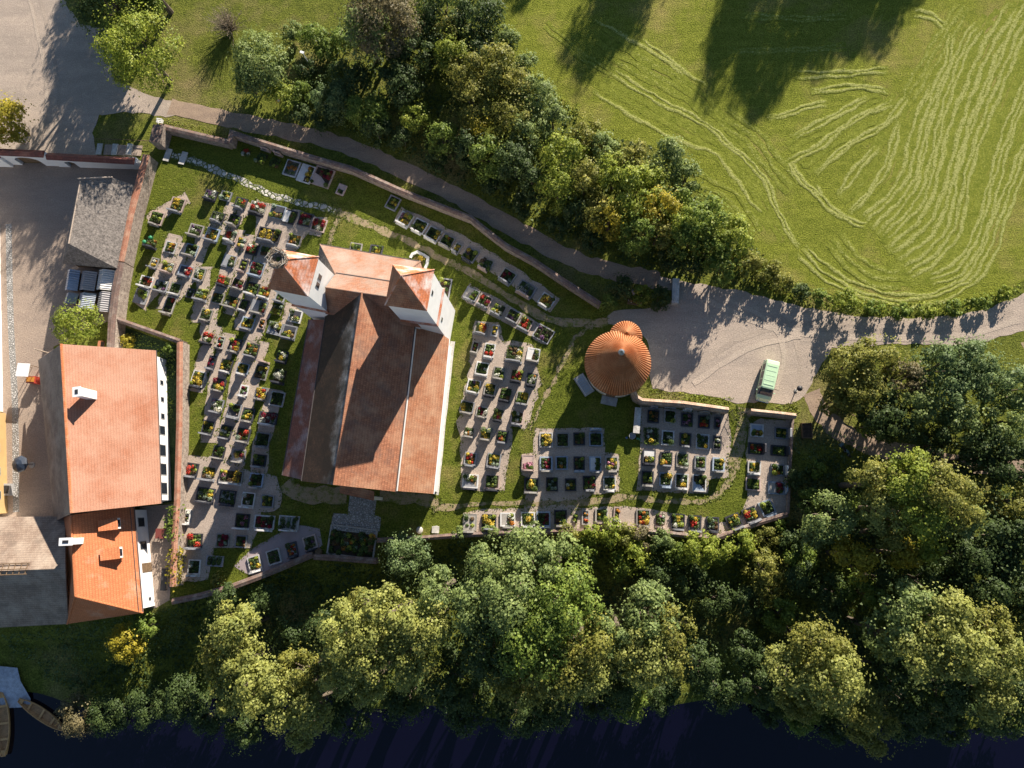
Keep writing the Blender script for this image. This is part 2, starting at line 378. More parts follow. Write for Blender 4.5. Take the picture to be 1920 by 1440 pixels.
sheet('meadow', [(930, -260), (925, 20), (945, 90), (1000, 160), (1075, 210), (1130, 255), (1200, 270), (1260, 290), (1310, 340), (1330, 390), (1390, 430), (1440, 500), (1510, 540), (1600, 566), (1700, 572), (1800, 566), (1870, 552), (1935, 520), (2300, 300), (2300, -300)], .02, m_meadow, .2)
sheet('gravel_square', [(-200, -250), (112, -250), (125, 10), (150, 45), (205, 55), (215, 150), (290, 182), (330, 192), (345, 214), (310, 218), (240, 210), (185, 215), (172, 250), (185, 296), (100, 290), (0, 285), (-200, 285)], .024, m_gravel, .16)
sheet('gravel_road', [(1222, 514), (1290, 530), (1400, 548), (1500, 575), (1600, 592), (1700, 597), (1800, 592), (1870, 572), (1930, 545), (2300, 380), (2300, 520), (1990, 590), (1920, 618), (1850, 640), (1780, 646), (1650, 646), (1560, 652), (1535, 690), (1512, 740), (1485, 758), (1440, 752), (1380, 757), (1330, 742), (1270, 735), (1222, 728), (1215, 640), (1190, 612), (1125, 608), (1150, 585), (1255, 572), (1268, 545), (1226, 538)], .024, m_gravel, .16)
m_track = gravel('tyre_marks', (.40, .325, .26), (.33, .27, .22), (.46, .38, .30)); m_track2 = gravel('pale_tyre_marks', (.46, .375, .30), (.40, .33, .265), (.50, .415, .33))
strips('tyre_track', [([(1300, 545), (1400, 590), (1520, 610), (1680, 622), (1800, 616), (1900, 585)], 12), ([(1420, 570), (1480, 610), (1500, 680), (1490, 740)], 9), ([(1290, 700), (1380, 640), (1480, 610), (1600, 606)], 10), ([(60, -50), (90, 60), (110, 180), (90, 270)], 6)], .030, m_track, .09, 3)
strips('tyre_track', [([(1320, 560), (1420, 605), (1530, 628), (1680, 634), (1810, 628), (1910, 600)], 12), ([(1360, 560), (1440, 600), (1470, 660), (1455, 730)], 9), ([(40, -50), (70, 60), (88, 180), (70, 270)], 6), ([(1300, 720), (1400, 655), (1500, 630)], 10)], .044, m_track2, .09, 4)
strips('lane', [([(318, 200), (430, 224), (520, 242), (600, 259), (690, 288), (760, 322), (850, 364), (920, 404), (1000, 448), (1080, 488), (1150, 509), (1236, 525)], 29)], .029, m_lane, .2)
strips('side_lane', [([(1520, 735), (1545, 780), (1600, 822), (1700, 850), (1800, 868), (1990, 885)], 34)], .016, m_lane, .25)
strips('meadow_track', [([(1930, 640), (1960, 760), (1990, 900)], 30)], .012, m_worn, .2)
sheet('courtyard', [(-200, 300), (272, 310), (228, 500), (208, 600), (100, 650), (112, 975), (-200, 990)], .022, m_yard, 0)
strips('cobble_strip', [([(16, 420), (20, 600), (28, 760), (30, 960)], 11)], .030, m_cobble, .02)
sheet('lawn', [(285, 300), (300, 240), (430, 262), (467, 262), (542, 283), (607, 301), (657, 315), (751, 357), (882, 410), (948, 460), (1058, 527), (1123, 569), (1160, 610), (1195, 750), (1366, 772), (1490, 782), (1478, 965), (1341, 1008), (1200, 993), (860, 1004), (705, 1010), (705, 1050), (582, 1041), (430, 1100), (325, 1120), (335, 940), (338, 642), (212, 597), (245, 400)], .018, m_lawn, 0)
sheet('garden_soil', [(214, 606), (336, 650), (332, 940), (290, 945), (300, 660), (212, 652)], .02, m_bank, 0)
sheet('terrace_paving', [(262, 950), (330, 945), (318, 1125), (292, 1140), (275, 1140)], .023, m_yard, 0)
# shingle beach sloping into the river
bx = [(-260, 1238), (-60, 1240), (0, 1246), (40, 1250), (46, 1275), (58, 1310), (52, 1345), (-60, 1350), (-260, 1350)]
P = []
for x, y in bx:
    p = G(x, y, -2.4); p.z = -2.9 if y > 1330 else (-2.35 if y > 1300 else -1.75); P.append(p)
m_beach = M('shingle', (.50, .52, .58), .3, 2, 16, .9, .6)
tag(MB().poly(P).build('beach', m_beach), kind='structure')

# worn and gravelled ground inside the churchyard
strips('stone_path', [([(322, 292), (352, 298), (380, 308), (450, 338), (520, 368), (600, 388), (628, 396)], 11)], .040, m_stonepath, .2)
strips('trodden_path', [([(622, 392), (640, 400), (700, 425), (760, 450), (840, 490), (880, 510), (960, 560), (1040, 602), (1140, 605)], 12),
    ([(1110, 612), (1080, 632), (1050, 690), (1015, 760), (992, 805)], 8), ([(640, 400), (625, 430), (615, 460)], 9),
    ([(1390, 765), (1388, 800), (1382, 860), (1366, 905), (1330, 935), (1260, 942), (1180, 930)], 9),
    ([(1180, 930), (1090, 942), (1000, 944), (900, 944), (812, 955)], 10), ([(1396, 765), (1392, 800), (1376, 880)], 22),
    ([(535, 905), (560, 925), (650, 930)], 30), ([(712, 930), (790, 935), (820, 950)], 22), ([(272, 320), (254, 400), (240, 480), (228, 590)], 12)], .032, m_worn, .22)
strips('church_plinth_gravel', [([(849, 640), (832, 790), (818, 928)], 8)], .030, m_flag, .05)
S = [([(352, 370), (300, 400), (280, 415)], 30), ([(330, 440), (300, 520), (262, 575)], 34), ([(345, 455), (322, 520), (308, 580)], 36), ([(385, 440), (352, 520), (322, 560)], 34),
     ([(415, 400), (395, 440)], 30), ([(385, 500), (378, 560), (372, 605)], 34), ([(436, 380), (414, 440)], 30), ([(446, 430), (422, 520), (398, 570), (388, 640)], 34),
     ([(468, 380), (440, 420), (425, 460)], 26), ([(470, 440), (440, 560), (430, 590)], 30), ([(500, 460), (470, 560), (450, 620)], 34), ([(520, 500), (490, 600), (470, 640)], 34),
     ([(550, 570), (530, 630)], 34), ([(405, 610), (388, 660), (368, 735)], 36), ([(430, 625), (405, 720), (392, 830)], 36), ([(470, 630), (440, 740), (415, 870)], 36),
     ([(492, 640), (462, 760), (440, 900)], 36), ([(515, 730), (492, 830), (478, 940)], 38)]
strips('gravel_strip', [(l, w_ * .80) for l, w_ in S], .034, m_path, .2)
sheet('grave_paving', [(480, 374), (612, 410), (602, 442), (575, 440), (555, 472), (505, 535), (470, 545), (476, 470)], .082, m_path, .15)
m_violet = M('violet_paving', (.34, .28, .28), .15, 1, 14, .9, .3)
sheet('brick_paving', [(438, 1062), (470, 1030), (520, 1002), (560, 985), (600, 992), (604, 1022), (585, 1038), (500, 1080), (466, 1078)], .036, m_violet, .08)
sheet('gravel_bed', [(342, 850), (420, 862), (455, 880), (520, 895), (530, 940), (515, 960), (490, 962), (482, 1000), (470, 1028), (402, 1026), (388, 1088), (338, 1092), (348, 940)], .078, m_path, .15)
sheet('gravel_field', [(890, 600), (935, 605), (945, 640), (1000, 645), (1014, 720), (998, 780), (985, 806), (962, 800), (955, 850), (945, 922), (862, 918), (864, 840), (858, 790), (880, 690)], .036, m_path, .2)
sheet('grave_terrace', [(1002, 803), (1132, 803), (1134, 850), (1160, 850), (1162, 922), (1110, 928), (1070, 962), (980, 962), (990, 897), (976, 890), (976, 850), (1000, 850)], .040, m_path, .12)
sheet('walled_gravel', [(1199, 760), (1366, 777), (1372, 835), (1366, 895), (1330, 900), (1326, 926), (1193, 920), (1200, 830)], .036, m_path, .12)
sheet('corner_gravel', [(1425, 785), (1488, 788), (1476, 964), (1340, 1006), (1388, 966), (1400, 935), (1398, 850), (1405, 795)], .036, m_path, .12)
sheet('row_gravel', [(868, 962), (900, 954), (1000, 955), (1170, 950), (1200, 952), (1290, 966), (1385, 985), (1342, 1006), (1200, 998), (868, 1000)], .028, m_path, .15)
strips('row_paving', [([(745, 402), (830, 440), (900, 478), (960, 516), (1042, 572)], 30), ([(872, 545), (930, 578), (1030, 634)], 32)], .042, m_path, .18)
sheet('cobbled_entrance', [(656, 925), (707, 930), (702, 966), (714, 970), (712, 996), (620, 988), (625, 962), (652, 964)], .040, m_cobble, 0)

# dried hay left in rows on the meadow
CUR = [[(370,330),(480,400),(680,510),(800,550),(880,640),(930,720),(980,765)],[(430,255),(600,360),(760,440),(870,530),(980,640),(1040,780),(1110,890)],[(380,70),(520,150),(660,240),(780,310)],[(540,150),(620,210),(700,262)],
 [(1360,350),(1250,410),(1080,500)],[(1450,370),(1300,440),(1180,530),(1070,585)],[(1500,345),(1420,450),(1280,530),(1170,625)],[(1390,530),(1310,620),(1250,700)],[(1470,430),(1430,580),(1380,670),(1290,770)],
 [(1600,310),(1540,470),(1500,640),(1420,740),(1350,800)],[(1760,90),(1700,180),(1620,400),(1570,600),(1530,720),(1410,855)],[(1890,30),(1800,180),(1740,320),(1680,470),(1620,700),(1560,820),(1440,915)],[(1960,0),(1910,90),(1840,260),(1770,430),(1710,610),(1670,820),(1590,920),(1500,980)],
 [(2000,150),(1920,330),(1860,480),(1810,650),(1770,820),(1690,960),(1580,1010)],[(2000,400),(1920,560),(1870,690),(1840,760),(1790,910),(1720,1010),(1600,1070),(1480,1080),(1340,1050),(1200,980),(1120,900)],
 [(1700,20),(1620,150),(1530,300),(1500,345)],[(1430,250),(1280,265),(1100,270)],[(1150,330),(1310,310),(1430,330)],[(1000,430),(1130,390),(1210,370)],[(1160,670),(1190,715)],[(1070,580),(1110,640),(1210,740),(1290,790),(1350,810)],[(1520,45),(1580,60),(1650,100)],[(830,420),(950,500),(1010,590),(1090,680)],
 [(200,90),(330,200),(430,260)],[(900,60),(1100,65),(1300,60)],[(860,180),(1050,180),(1280,170)],[(1640,380),(1600,560),(1560,690)],[(1660,120),(1640,240),(1560,400)],[(450,190),(600,270),(700,330)],[(1230,860),(1350,980),(1480,1010)],[(700,640),(860,720),(950,850)]]
WID = {0:.35,1:.45,2:.35,9:.8,10:.7,11:1.0,12:.8,13:.7,14:.7,22:1.0,28:.9,29:.9,30:.9,26:.5,15:.8}
FAINT = {22:.4, 28:.35, 29:.5, 30:.4, 23:.35, 15:.5, 26:.5, 24:.5, 25:.5}
m_hay, _t, _N, _L, _P = _nt('hay')
_L.new(_ramp(_N, _L, _N.new('ShaderNodeNewGeometry').outputs['Random Per Island'], [(0, (.27, .29, .07)), (.6, (.42, .42, .15)), (1, (.56, .53, .25))]), _P.inputs['Base Color'])
_P.inputs['Roughness'].default_value = .8
def resample(pts, n):
    L = [0]
    for p, q in zip(pts[:-1], pts[1:]): L.append(L[-1] + math.dist(p, q))
    return [(np.interp(L[-1] * i / (n - 1), L, [p[0] for p in pts]), np.interp(L[-1] * i / (n - 1), L, [p[1] for p in pts])) for i in range(n)]
rng = np.random.default_rng(5)
LINES = [(c, WID.get(i, .5), FAINT.get(i, 1)) for i, c in enumerate(CUR)]
for i, j in ((9, 10), (10, 11), (11, 12), (12, 13), (13, 14), (9, 8), (8, 7), (4, 5), (5, 6), (0, 1), (1, 2)):
    for t in (.33, .66) if j > 8 or i in (0, 1) else (.5,):
        A, B = resample(CUR[i], 9), resample(CUR[j], 9); LINES.append(([(p[0] * (1 - t) + q[0] * t, p[1] * (1 - t) + q[1] * t) for p, q in zip(A, B)], .9, .07))
_L = []
for c, wd, fa in LINES:                       # each pass of the mower leaves several thin strands
    k = 1 if wd < .4 else 2 if wd < .7 else 3
    for q in range(k):
        o_ = (q - (k - 1) / 2) * wd * 1.05 * 15 * 1.92; n = len(c)
        cc = []
        for i, p in enumerate(c):
            d = np.subtract(c[min(i + 1, n - 1)], c[max(i - 1, 0)]); d = d / np.hypot(*d); cc.append((p[0] - d[1] * o_ + rng.normal(0, 3), p[1] + d[0] * o_ + rng.normal(0, 3)))
        _L.append((cc, wd / k * 1.15 if k > 1 else wd, fa * (.75 if fa > .3 else 1)))
LINES = _L
HV, HF, HU = [], [], []
for li, (c, wd, fa) in enumerate(LINES):
    line = smooth_line([G(920 + x / 1.92, y / 1.92, 0) for x, y in c], 10); ph = rng.uniform(0, 9); s_ = 0; b0 = len(HV); main = fa != .25
    for i, p in enumerate(line):
        d = (line[min(i + 1, len(line) - 1)] - line[max(i - 1, 0)]).normalized(); nn = Vector((-d.y, d.x, 0)); s_ += (line[i] - line[i - 1]).length if i else 0
        hw = wd * (1.0 + .25 * math.sin(s_ * .8 + ph)); wob = .10 * math.sin(s_ * 1.3 + ph) + .06 * math.sin(s_ * 3.1)
        for k, u in enumerate((-1, -.5, 0, .5, 1)):
            q = p + nn * (u * hw + wob); end = min(1, i / 4, (len(line) - 1 - i) / 4)
            HV.append((q.x, q.y, .026 + .0015 * (li % 14) + (.045 if main else .01) * (1 - u * u) * end * min(1, fa * 1.5))); HU.append((u, s_ + li * 40, min(1, fa * 1.4) * (.35 + .65 * end)))
    n = len(line)
    HF += [(b0 + i * 5 + k, b0 + i * 5 + k + 1, b0 + i * 5 + k + 6, b0 + i * 5 + k + 5) for i in range(n - 1) for k in range(4)]
o = mesh_obj('mown_hay', HV, HF, m_hay, smooth=True); tag(o, kind='stuff')
at_ = o.data.attributes.new('swath', 'FLOAT_VECTOR', 'POINT'); at_.data.foreach_set('vector', np.array(HU, float).ravel())
m_swath, t, N, L, P = _nt('hay_swath'); o.data.materials[0] = m_swath
an = N.new('ShaderNodeAttribute'); an.attribute_name = 'swath'; sp = N.new('ShaderNodeSeparateXYZ'); L.new(an.outputs['Vector'], sp.inputs[0]); co = N.new('ShaderNodeTexCoord').outputs['Object']
def mth(op, a, b=None):
    m = N.new('ShaderNodeMath'); m.operation = op
    for i, v in enumerate((a, b)):
        if v is None: continue
        if isinstance(v, (int, float)): m.inputs[i].default_value = v
        else: L.new(v, m.inputs[i])
    return m.outputs[0]
prof = mth('SUBTRACT', 1.0, mth('MULTIPLY', sp.outputs[0], sp.outputs[0])); mp = N.new('ShaderNodeMapping'); mp.inputs['Scale'].default_value = (2.2, .9, 1); L.new(an.outputs['Vector'], mp.inputs[0])
na = _noise(N, L, mp.outputs[0], 1.6, 6, .75); nb = _noise(N, L, co, 4.5, 5, .8); nc = _noise(N, L, co, 1.0, 4, .6)
fac = mth('ADD', mth('MULTIPLY', mth('MULTIPLY', prof, sp.outputs[2]), .95), mth('ADD', mth('MULTIPLY', mth('SUBTRACT', nb, .5), 3.4), mth('MULTIPLY', mth('SUBTRACT', na, .5), 2.6)))
gcol = _mix(N, L, 1.0, _ramp(N, L, nc, [(.32, (.135, .165, .022)), (.66, (.210, .235, .040))]), _ramp(N, L, nb, [(.28, (.5, .52, .45)), (.72, (1.5, 1.42, 1.35))]), 'MULTIPLY')
hcol = _ramp(N, L, nb, [(.3, (.22, .24, .06)), (.7, (.44, .43, .16))])
L.new(_mix(N, L, _ramp(N, L, fac, [(.40, (0, 0, 0)), (1.0, (.9, .9, .9))]), gcol, hcol), P.inputs['Base Color']); P.inputs['Roughness'].default_value = 1; P.inputs['Specular IOR Level'].default_value = .05
_bump(N, L, P, nb, .9, .14)

# ------------------------------------------------------------------ walls of the churchyard
def wallthing(name, px, wpx, h, mb_mat, cop, label, cat='wall', ridge=.12, ztop=None, over=.12):
    line = [G(x, y, h) for x, y in px]; w_ = wpx * mpp(*px[0], h)
    e = empty(name, (line[0].x, line[0].y, 0), label, cat)
    lo = -2.4 if px[0][1] > 960 else -.1
    MB().ribbon(line, max(.2, w_ - over), lo, h - .06).build('masonry', mb_mat, e)
    if cop: MB().ribbon(line, w_, h - .057, h, ridge).build('coping', cop, e, uv=True)
    return e
wallthing('churchyard_wall', [(300, 236), (330, 243), (428, 266)], 10, 1.5, m_rubble, m_coping, 'shaded rubble wall with grey coping from the brown pillar to the jog', ridge=.1)
wallthing('churchyard_wall', [(430, 268), (434, 248), (467, 259), (542, 282), (607, 301), (657, 315), (751, 357), (882, 408), (918, 437), (948, 460), (1000, 488), (1058, 527), (1125, 570)], 9, 1.5, m_rubble, m_coping, 'long curving rubble wall with mossy coping between lane and churchyard lawn', ridge=.1)
wallthing('churchyard_wall', [(274, 290), (245, 400), (226, 490)], 13, 2.2, m_rubble, m_copingred, 'churchyard wall with clean red coping beside the grey shingled barn', ridge=.08)
wallthing('churchyard_wall', [(226, 492), (217, 540), (210, 596), (207, 652)], 14, 2.2, m_rubble, m_coping, 'broad churchyard wall with weathered grey coping beside the metal sheds', ridge=.08)
wallthing('churchyard_wall', [(214, 597), (337, 640)], 9, 1.8, m_rubble, m_coping, 'short slanting wall between the little walled garden and the lawn')
wallthing('churchyard_wall', [(337, 641), (336, 800), (332, 940), (328, 1000), (324, 1100)], 11, 1.8, m_rubble, m_copingred, 'straight wall with brick red coping between white farmhouse and graves')
wallthing('churchyard_wall', [(322, 1128), (372, 1118), (430, 1102), (500, 1076), (586, 1040)], 11, 1.0, m_rubble, m_coping, 'slanting rubble wall at the lower edge of the small paved graves')
wallthing('churchyard_wall', [(588, 1044), (640, 1047), (706, 1052)], 11, 1.0, m_rubble, m_coping, 'short dark rubble wall below the big planted bed')
wallthing('churchyard_wall', [(707, 1013), (790, 1009), (870, 1003), (960, 999), (1074, 996), (1190, 993), (1250, 1000), (1341, 1010), (1424, 980), (1477, 964)], 9, 1.0, m_rubble, m_coping, 'long wall along the lower row of graves above the riverside trees')
wallthing('churchyard_wall', [(1478, 963), (1482, 870), (1487, 782)], 5, .8, m_rubble, m_coping, 'thin low wall on the right edge of the corner graves', ridge=.04)
wallthing('tiled_wall', [(1188, 735), (1192, 745), (1204, 752), (1280, 757), (1366, 769)], 11, 1.9, m_rubble, m_copingtan, 'tan tile capped wall between the round chapel and the iron gate', ridge=.25)
wallthing('tiled_wall', [(1408, 771), (1450, 775), (1493, 780)], 10, 1.9, m_rubble, m_copingtan, 'tan tile capped wall behind the parked green van', ridge=.25)
wallthing('stub_wall', [(1197, 764), (1193, 812)], 12, 1.0, m_stone, m_flag, 'short grey stone wall below the round chapel', ridge=.04)
wallthing('stub_wall', [(1268, 522), (1266, 568)], 13, 1.1, m_stone, m_flag, 'free standing pale grey stone wall at the edge of the gravel square', ridge=.05)
wallthing('gate_pillar', [(297, 234), (289, 266)], 20, 2.2, m_rubble, m_coping, 'broad brown stone pillar at the top of the churchyard steps', 'pillar', ridge=.1)
# courtyard gate wall with arches
e = empty('gate_wall', G(100, 305, 0), 'white plastered courtyard wall with red tile capping and an arched gateway', 'gate')
a0, a1, a2, a3 = G(-120, 309, 0), G(26, 309, 0), G(112, 313, 0), G(272, 322, 0); ux = (a3 - a0).normalized(); vx = Vector((-ux.y, ux.x, 0))
def archwall(p, q, h, arches, th=.6):
    """upright wall from p to q with round-headed openings (offset, half width, spring height)"""
    L = (q - p).length; prof = [(0, 0)]
    for c, r, s in arches:
        prof += [(c - r, 0), (c - r, s)] + [(c - r * math.cos(t), s + .55 * r * math.sin(t)) for t in np.linspace(0, math.pi, 13)[1:-1]] + [(c + r, s), (c + r, 0)]
    prof += [(L, 0), (L, h), (0, h)]
    F_ = [p + ux * u + Vector((0, 0, z)) for u, z in prof]; B_ = [c + vx * th for c in F_]; n = len(F_)
    return MB().add(F_ + B_, [tuple(range(n)), tuple(range(2 * n - 1, n - 1, -1))] + [((i + 1) % n, i, n + i, n + (i + 1) % n) for i in range(n)])
archwall(a0, a1 - ux * .01, 2.3, []).build('wall', m_white, e)
archwall(a1, a2, 3.0, [(3.1, 1.75, 1.3)]).build('wall', m_white, e)
archwall(a2 + ux * .01, a3, 2.4, [(2.3, .7, 1.2)]).build('wall', m_white, e)
for p, q, h in ((a0, a1, 2.3), (a1, a2, 3.0), (a2, a3, 2.4)):
    MB().ribbon([p + vx * .3, q + vx * .3], 1.0, h + .003, h + .08, .35).build('capping', tiles('cap_%d' % int(h * 10), (.30, .10, .07), (.22, .075, .05), (.34, .16, .11), .6, .3, .2, (.12, .06, .05), .6), e, uv=True)
MB().box(a1 + ux * 3.1 + vx * .45, 3.45, .08, 2.2, ux).build('gate_leaf', m_wood, e)
MB().box(a2 + ux * 2.3 + vx * .45, 1.38, .08, 1.5, ux).build('gate_leaf', m_wood, e)
# steps up to the churchyard
e = empty('stone_steps', G(240, 282, 0), 'flight of pale stone steps beside the courtyard gate wall', 'steps')
for i, (x, y) in enumerate([(187, 280), (216, 281), (244, 281)]):
    MB().box(G(x, y, .1), .75, 1.6, .14 + .05 * i, ux).build('tread', m_flag, e)
MB().box(G(231, 282, .02), 5.4, 1.5, .1, ux).build('landing', m_yard, e)
e = empty('stone_steps', G(325, 294, 0), 'two light stone steps at the start of the white stone path', 'steps')
for x, y in [(315, 291), (344, 297)]: MB().box(G(x, y, .06), .8, 1.8, .14, G(345, 300) - G(310, 292)).build('tread', m_flag, e)
# ------------------------------------------------------------------ buildings
def up(p, z): return Vector((p[0], p[1], z))
def inset(poly, d):
    """shrink a convex ground polygon by d metres"""
    c = sum((Vector((p[0], p[1], 0)) for p in poly), Vector()) / len(poly); n = len(poly); out = []
    area = sum(poly[i][0] * poly[(i + 1) % n][1] - poly[(i + 1) % n][0] * poly[i][1] for i in range(n)); sg = 1 if area > 0 else -1
    for i in range(n):
        p0, p1, p2 = (Vector((poly[k % n][0], poly[k % n][1], 0)) for k in (i - 1, i, i + 1))
        a = (p1 - p0).normalized(); b = (p2 - p1).normalized(); na = Vector((-a.y, a.x, 0)) * sg; nb = Vector((-b.y, b.x, 0)) * sg
        m = (na + nb); out.append(p1 + m * (d / max(.3, m.dot(na))))
    return out
def mirror(ridge, eave, z): return Vector((2 * ridge.x - eave.x, 2 * ridge.y - eave.y, z))
def ridgeline(mb, pts, r=.11): mb.tube(pts, r, 6)

# farmhouse --------------------------------------------------------
R0, R1 = G(115, 645, 9.5), G(134, 962, 9.5); E0, E1 = G(292, 657, 3.2), G(302, 944, 3.2)
W0, W1 = mirror(R0, E0, 3.2), mirror(R1, E1, 3.2)
e = empty('farmhouse', up((R0 + R1) / 2, 0), 'long white farmhouse with one big orange tile roof and a white chimney', 'house')
wl = inset([W1, E1, E0, W0], .5); mb = MB().prism(wl, 0, 3.25)
for a, b, r in ((wl[0], wl[1], R1), (wl[3], wl[2], R0)):
    m_ = (Vector(a) + Vector(b)) / 2; k = 3.2 + 6.3 * .9
    mb.add([up(a, 3.25), up(b, 3.25), up(m_, k)], [(0, 1, 2)])
mb.build('wall', m_white, e)
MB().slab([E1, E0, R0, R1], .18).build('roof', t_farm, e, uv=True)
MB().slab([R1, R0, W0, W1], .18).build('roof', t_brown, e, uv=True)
mb = MB(); ridgeline(mb, [R0 + Vector((0, 0, .03)), R1 + Vector((0, 0, .03))], .16); mb.build('ridge', t_wing, e, uv=True)
mb = MB(); mb.tube([E0 - Vector((0, 0, .1)), E1 - Vector((0, 0, .1))], .08, 6); mb.build('gutter', m_gutter, e)
fx = (E1 - E0).normalized()
def chim(parent, base_px, top_px, zb, zt, sx, sy, u):
    b = G(*base_px, zb); c = MB(); c.box((b.x, b.y, zb - 1.0), sx, sy, zt - zb + 1.0, u).box((b.x, b.y, zt + .002), sx + .16, sy + .16, .12, u)
    ch = c.build('chimney', m_white, parent)
    MB().box((b.x, b.y, zt + .125), sx * .5, sy * .45, .04, u).build('flue', m_dark, ch); return ch
chim(e, (176, 742), (146, 738), 7.3, 10.2, 1.0, .8, fx)
def wallwin(parent, p, u, out, wd, h, z, name='window'):
    """window on a wall face at ground point p; u along, out outwards"""
    f = MB().box(Vector((p.x, p.y, z)) + out * .012, wd + .16, .05, h + .16, u).build(name, m_stone, parent)
    MB().box(Vector((p.x, p.y, z + .08)) + out * .03, wd, .04, h, u).build('pane', m_glass, f)
ew0, ew1 = Vector(wl[2]), Vector(wl[1]); eu = (ew1 - ew0).normalized(); eo = Vector((-eu.y, eu.x, 0)); eo = eo if eo.x > 0 else -eo
for t, wd, h in ((.18, .5, .6), (.30, .5, .6), (.42, .6, .7), (.52, 1.0, 1.1), (.66, 1.3, 1.4), (.79, 1.3, 1.4), (.92, 1.3, 1.4)):
    wallwin(e, ew0.lerp(ew1, t), eu, eo, wd, h, .9)
MB().slab([G(86, 781, 3.0), G(99, 781, 4.2), G(112, 968, 4.2), G(100, 966, 3.0)], .15).build('lean_to_roof', t_brown, e, uv=True)
MB().prism([G(88, 783, 3.0), G(99, 783, 3.0), G(112, 966, 3.0), G(101, 964, 3.0)], 0, 2.85).build('lean_to', m_white, e)

# south wing -------------------------------------------------------
R0, R1 = G(133, 966, 8.1), G(141, 1118, 8.1); E0, E1 = G(251, 948, 3.3), G(268, 1149, 3.3)
W1 = G(128, 1170, 3.3); W0 = mirror(R0, E0, 3.3)
dW = Vector((W0.x - R0.x, W0.y - R0.y, 0)).normalized(); W1 = G(126, 1170, 3.3)
W0 = W1 + (R0 - R1).normalized() * (E0 - E1).length; W0.z = 3.3
e = empty('farmhouse_wing', up((R0 + R1) / 2, 0), 'lower white farmhouse wing with hipped orange roof and two small dormers', 'house')
MB().prism(inset([W1, E1, E0, W0], .45), -2.2, 3.35).build('wall', m_white, e)
MB().slab([E1, E0, R0, R1], .16).build('roof', t_wing, e, uv=True)
MB().slab([R1, R0, W0, W1], .16).build('roof', t_wing, e, uv=True)
MB().slab([W1, E1, R1], .16).build('roof', t_wing, e, uv=True)
mb = MB(); ridgeline(mb, [R0, R1]); ridgeline(mb, [R1, E1]); ridgeline(mb, [R1, W1]); mb.build('ridge', t_wing, e, uv=True)
mb = MB(); mb.tube([E0.lerp(R0, .055) + Vector((0, 0, .12)), E1.lerp(R1, .055) + Vector((0, 0, .12))], .04, 5); mb.tube([E0, E1], .07, 6); mb.build('gutter', m_gutter, e)
nrm = (E1 - E0).cross(R0 - E0).normalized(); nrm = nrm if nrm.z > 0 else -nrm; sd = (E1 - E0).normalized(); dn = (E0 - R0); dn -= sd * dn.dot(sd); dn.normalize()
for px in ((226, 981), (230, 1035)):
    f0 = G(*px, 4.8); wdt = .62
    tl, tr = f0 - sd * wdt + Vector((0, 0, .75)), f0 + sd * wdt + Vector((0, 0, .75)); bl, br = f0 - sd * wdt, f0 + sd * wdt
    L = 2.3; fl = Vector((dn.x, dn.y, 0)).normalized()
    kl, kr = f0 - dn * L - sd * wdt * .9 + Vector((0, 0, .02)), f0 - dn * L + sd * wdt * .9 + Vector((0, 0, .02))
    dm = MB().add([tl, tr, br, bl, kl, kr], [(0, 3, 2, 1), (0, 4, 3), (1, 2, 5), (3, 4, 5, 2)]).build('dormer', m_white, e)
    o3 = Vector((0, 0, .03)); ov = fl * .12
    MB().slab([tl - sd * .1 + ov + o3, kl - sd * .05 + o3 * 2, kr + sd * .05 + o3 * 2, tr + sd * .1 + ov + o3], .06).build('dormer_roof', t_wing, dm, uv=True)
    MB().box(f0 + fl * .02 + Vector((0, 0, .12)), .8, .03, .45, sd).build('pane', m_glass, dm)
c = chim(e, (147, 1014), (128, 1016), 7.2, 9.2, 1.4, .7, Vector((1, .05, 0)))
wl = inset([W1, E1, E0, W0], .45); ew0, ew1 = Vector(wl[2]), Vector(wl[1]); eu = (ew1 - ew0).normalized(); eo = Vector((-eu.y, eu.x, 0)); eo = eo if eo.x > 0 else -eo
for t, wd, h in ((.13, 1.0, 1.2), (.37, .9, 1.2), (.92, .3, .4)): wallwin(e, ew0.lerp(ew1, t), eu, eo, wd, h, .7)
MB().box(ew0.lerp(ew1, .60) + eo * .02, 1.1, .05, 2.0, eu).build('door', m_wood, e)

# monastery wing at the left edge -----------------------------------
a, b = G(-260, 972, 4), G(122, 968, 4); c_, d_ = G(128, 1170, 3.4), G(-260, 1190, 3.4); r0, r1 = G(-260, 1080, 7.6), G(122, 1066, 7.6)
e = empty('monastery_wing', up((r0 + r1) / 2, 0), 'low building with broad brown tile roof left of the farmhouse wing', 'house')
MB().prism(inset([d_, c_, b, a], .4), -2.2, 3.35).build('wall', m_white, e)
MB().slab([b, a, r0, r1], .16).build('roof', t_brown, e, uv=True); MB().slab([d_, c_, r1, r0], .16).build('roof', t_brown, e, uv=True)
mb = MB()
for k in range(16):
    p = r0.lerp(r1, .36 + .03 * k)
    if (r1 - p).dot(r1 - r0) > 3.4 * (r1 - r0).length: mb.tube([p + Vector((0, .75, -.25)), p + Vector((0, -.5, .1))], .05, 5)
for dy, dz in ((.75, -.22), (.15, .12), (-.45, .12)): mb.tube([r0.lerp(r1, .3) + Vector((0, dy, dz)), r0.lerp(r1, .82) + Vector((0, dy, dz))], .06, 5)
mb.build('roof_walkway', m_wood, e)
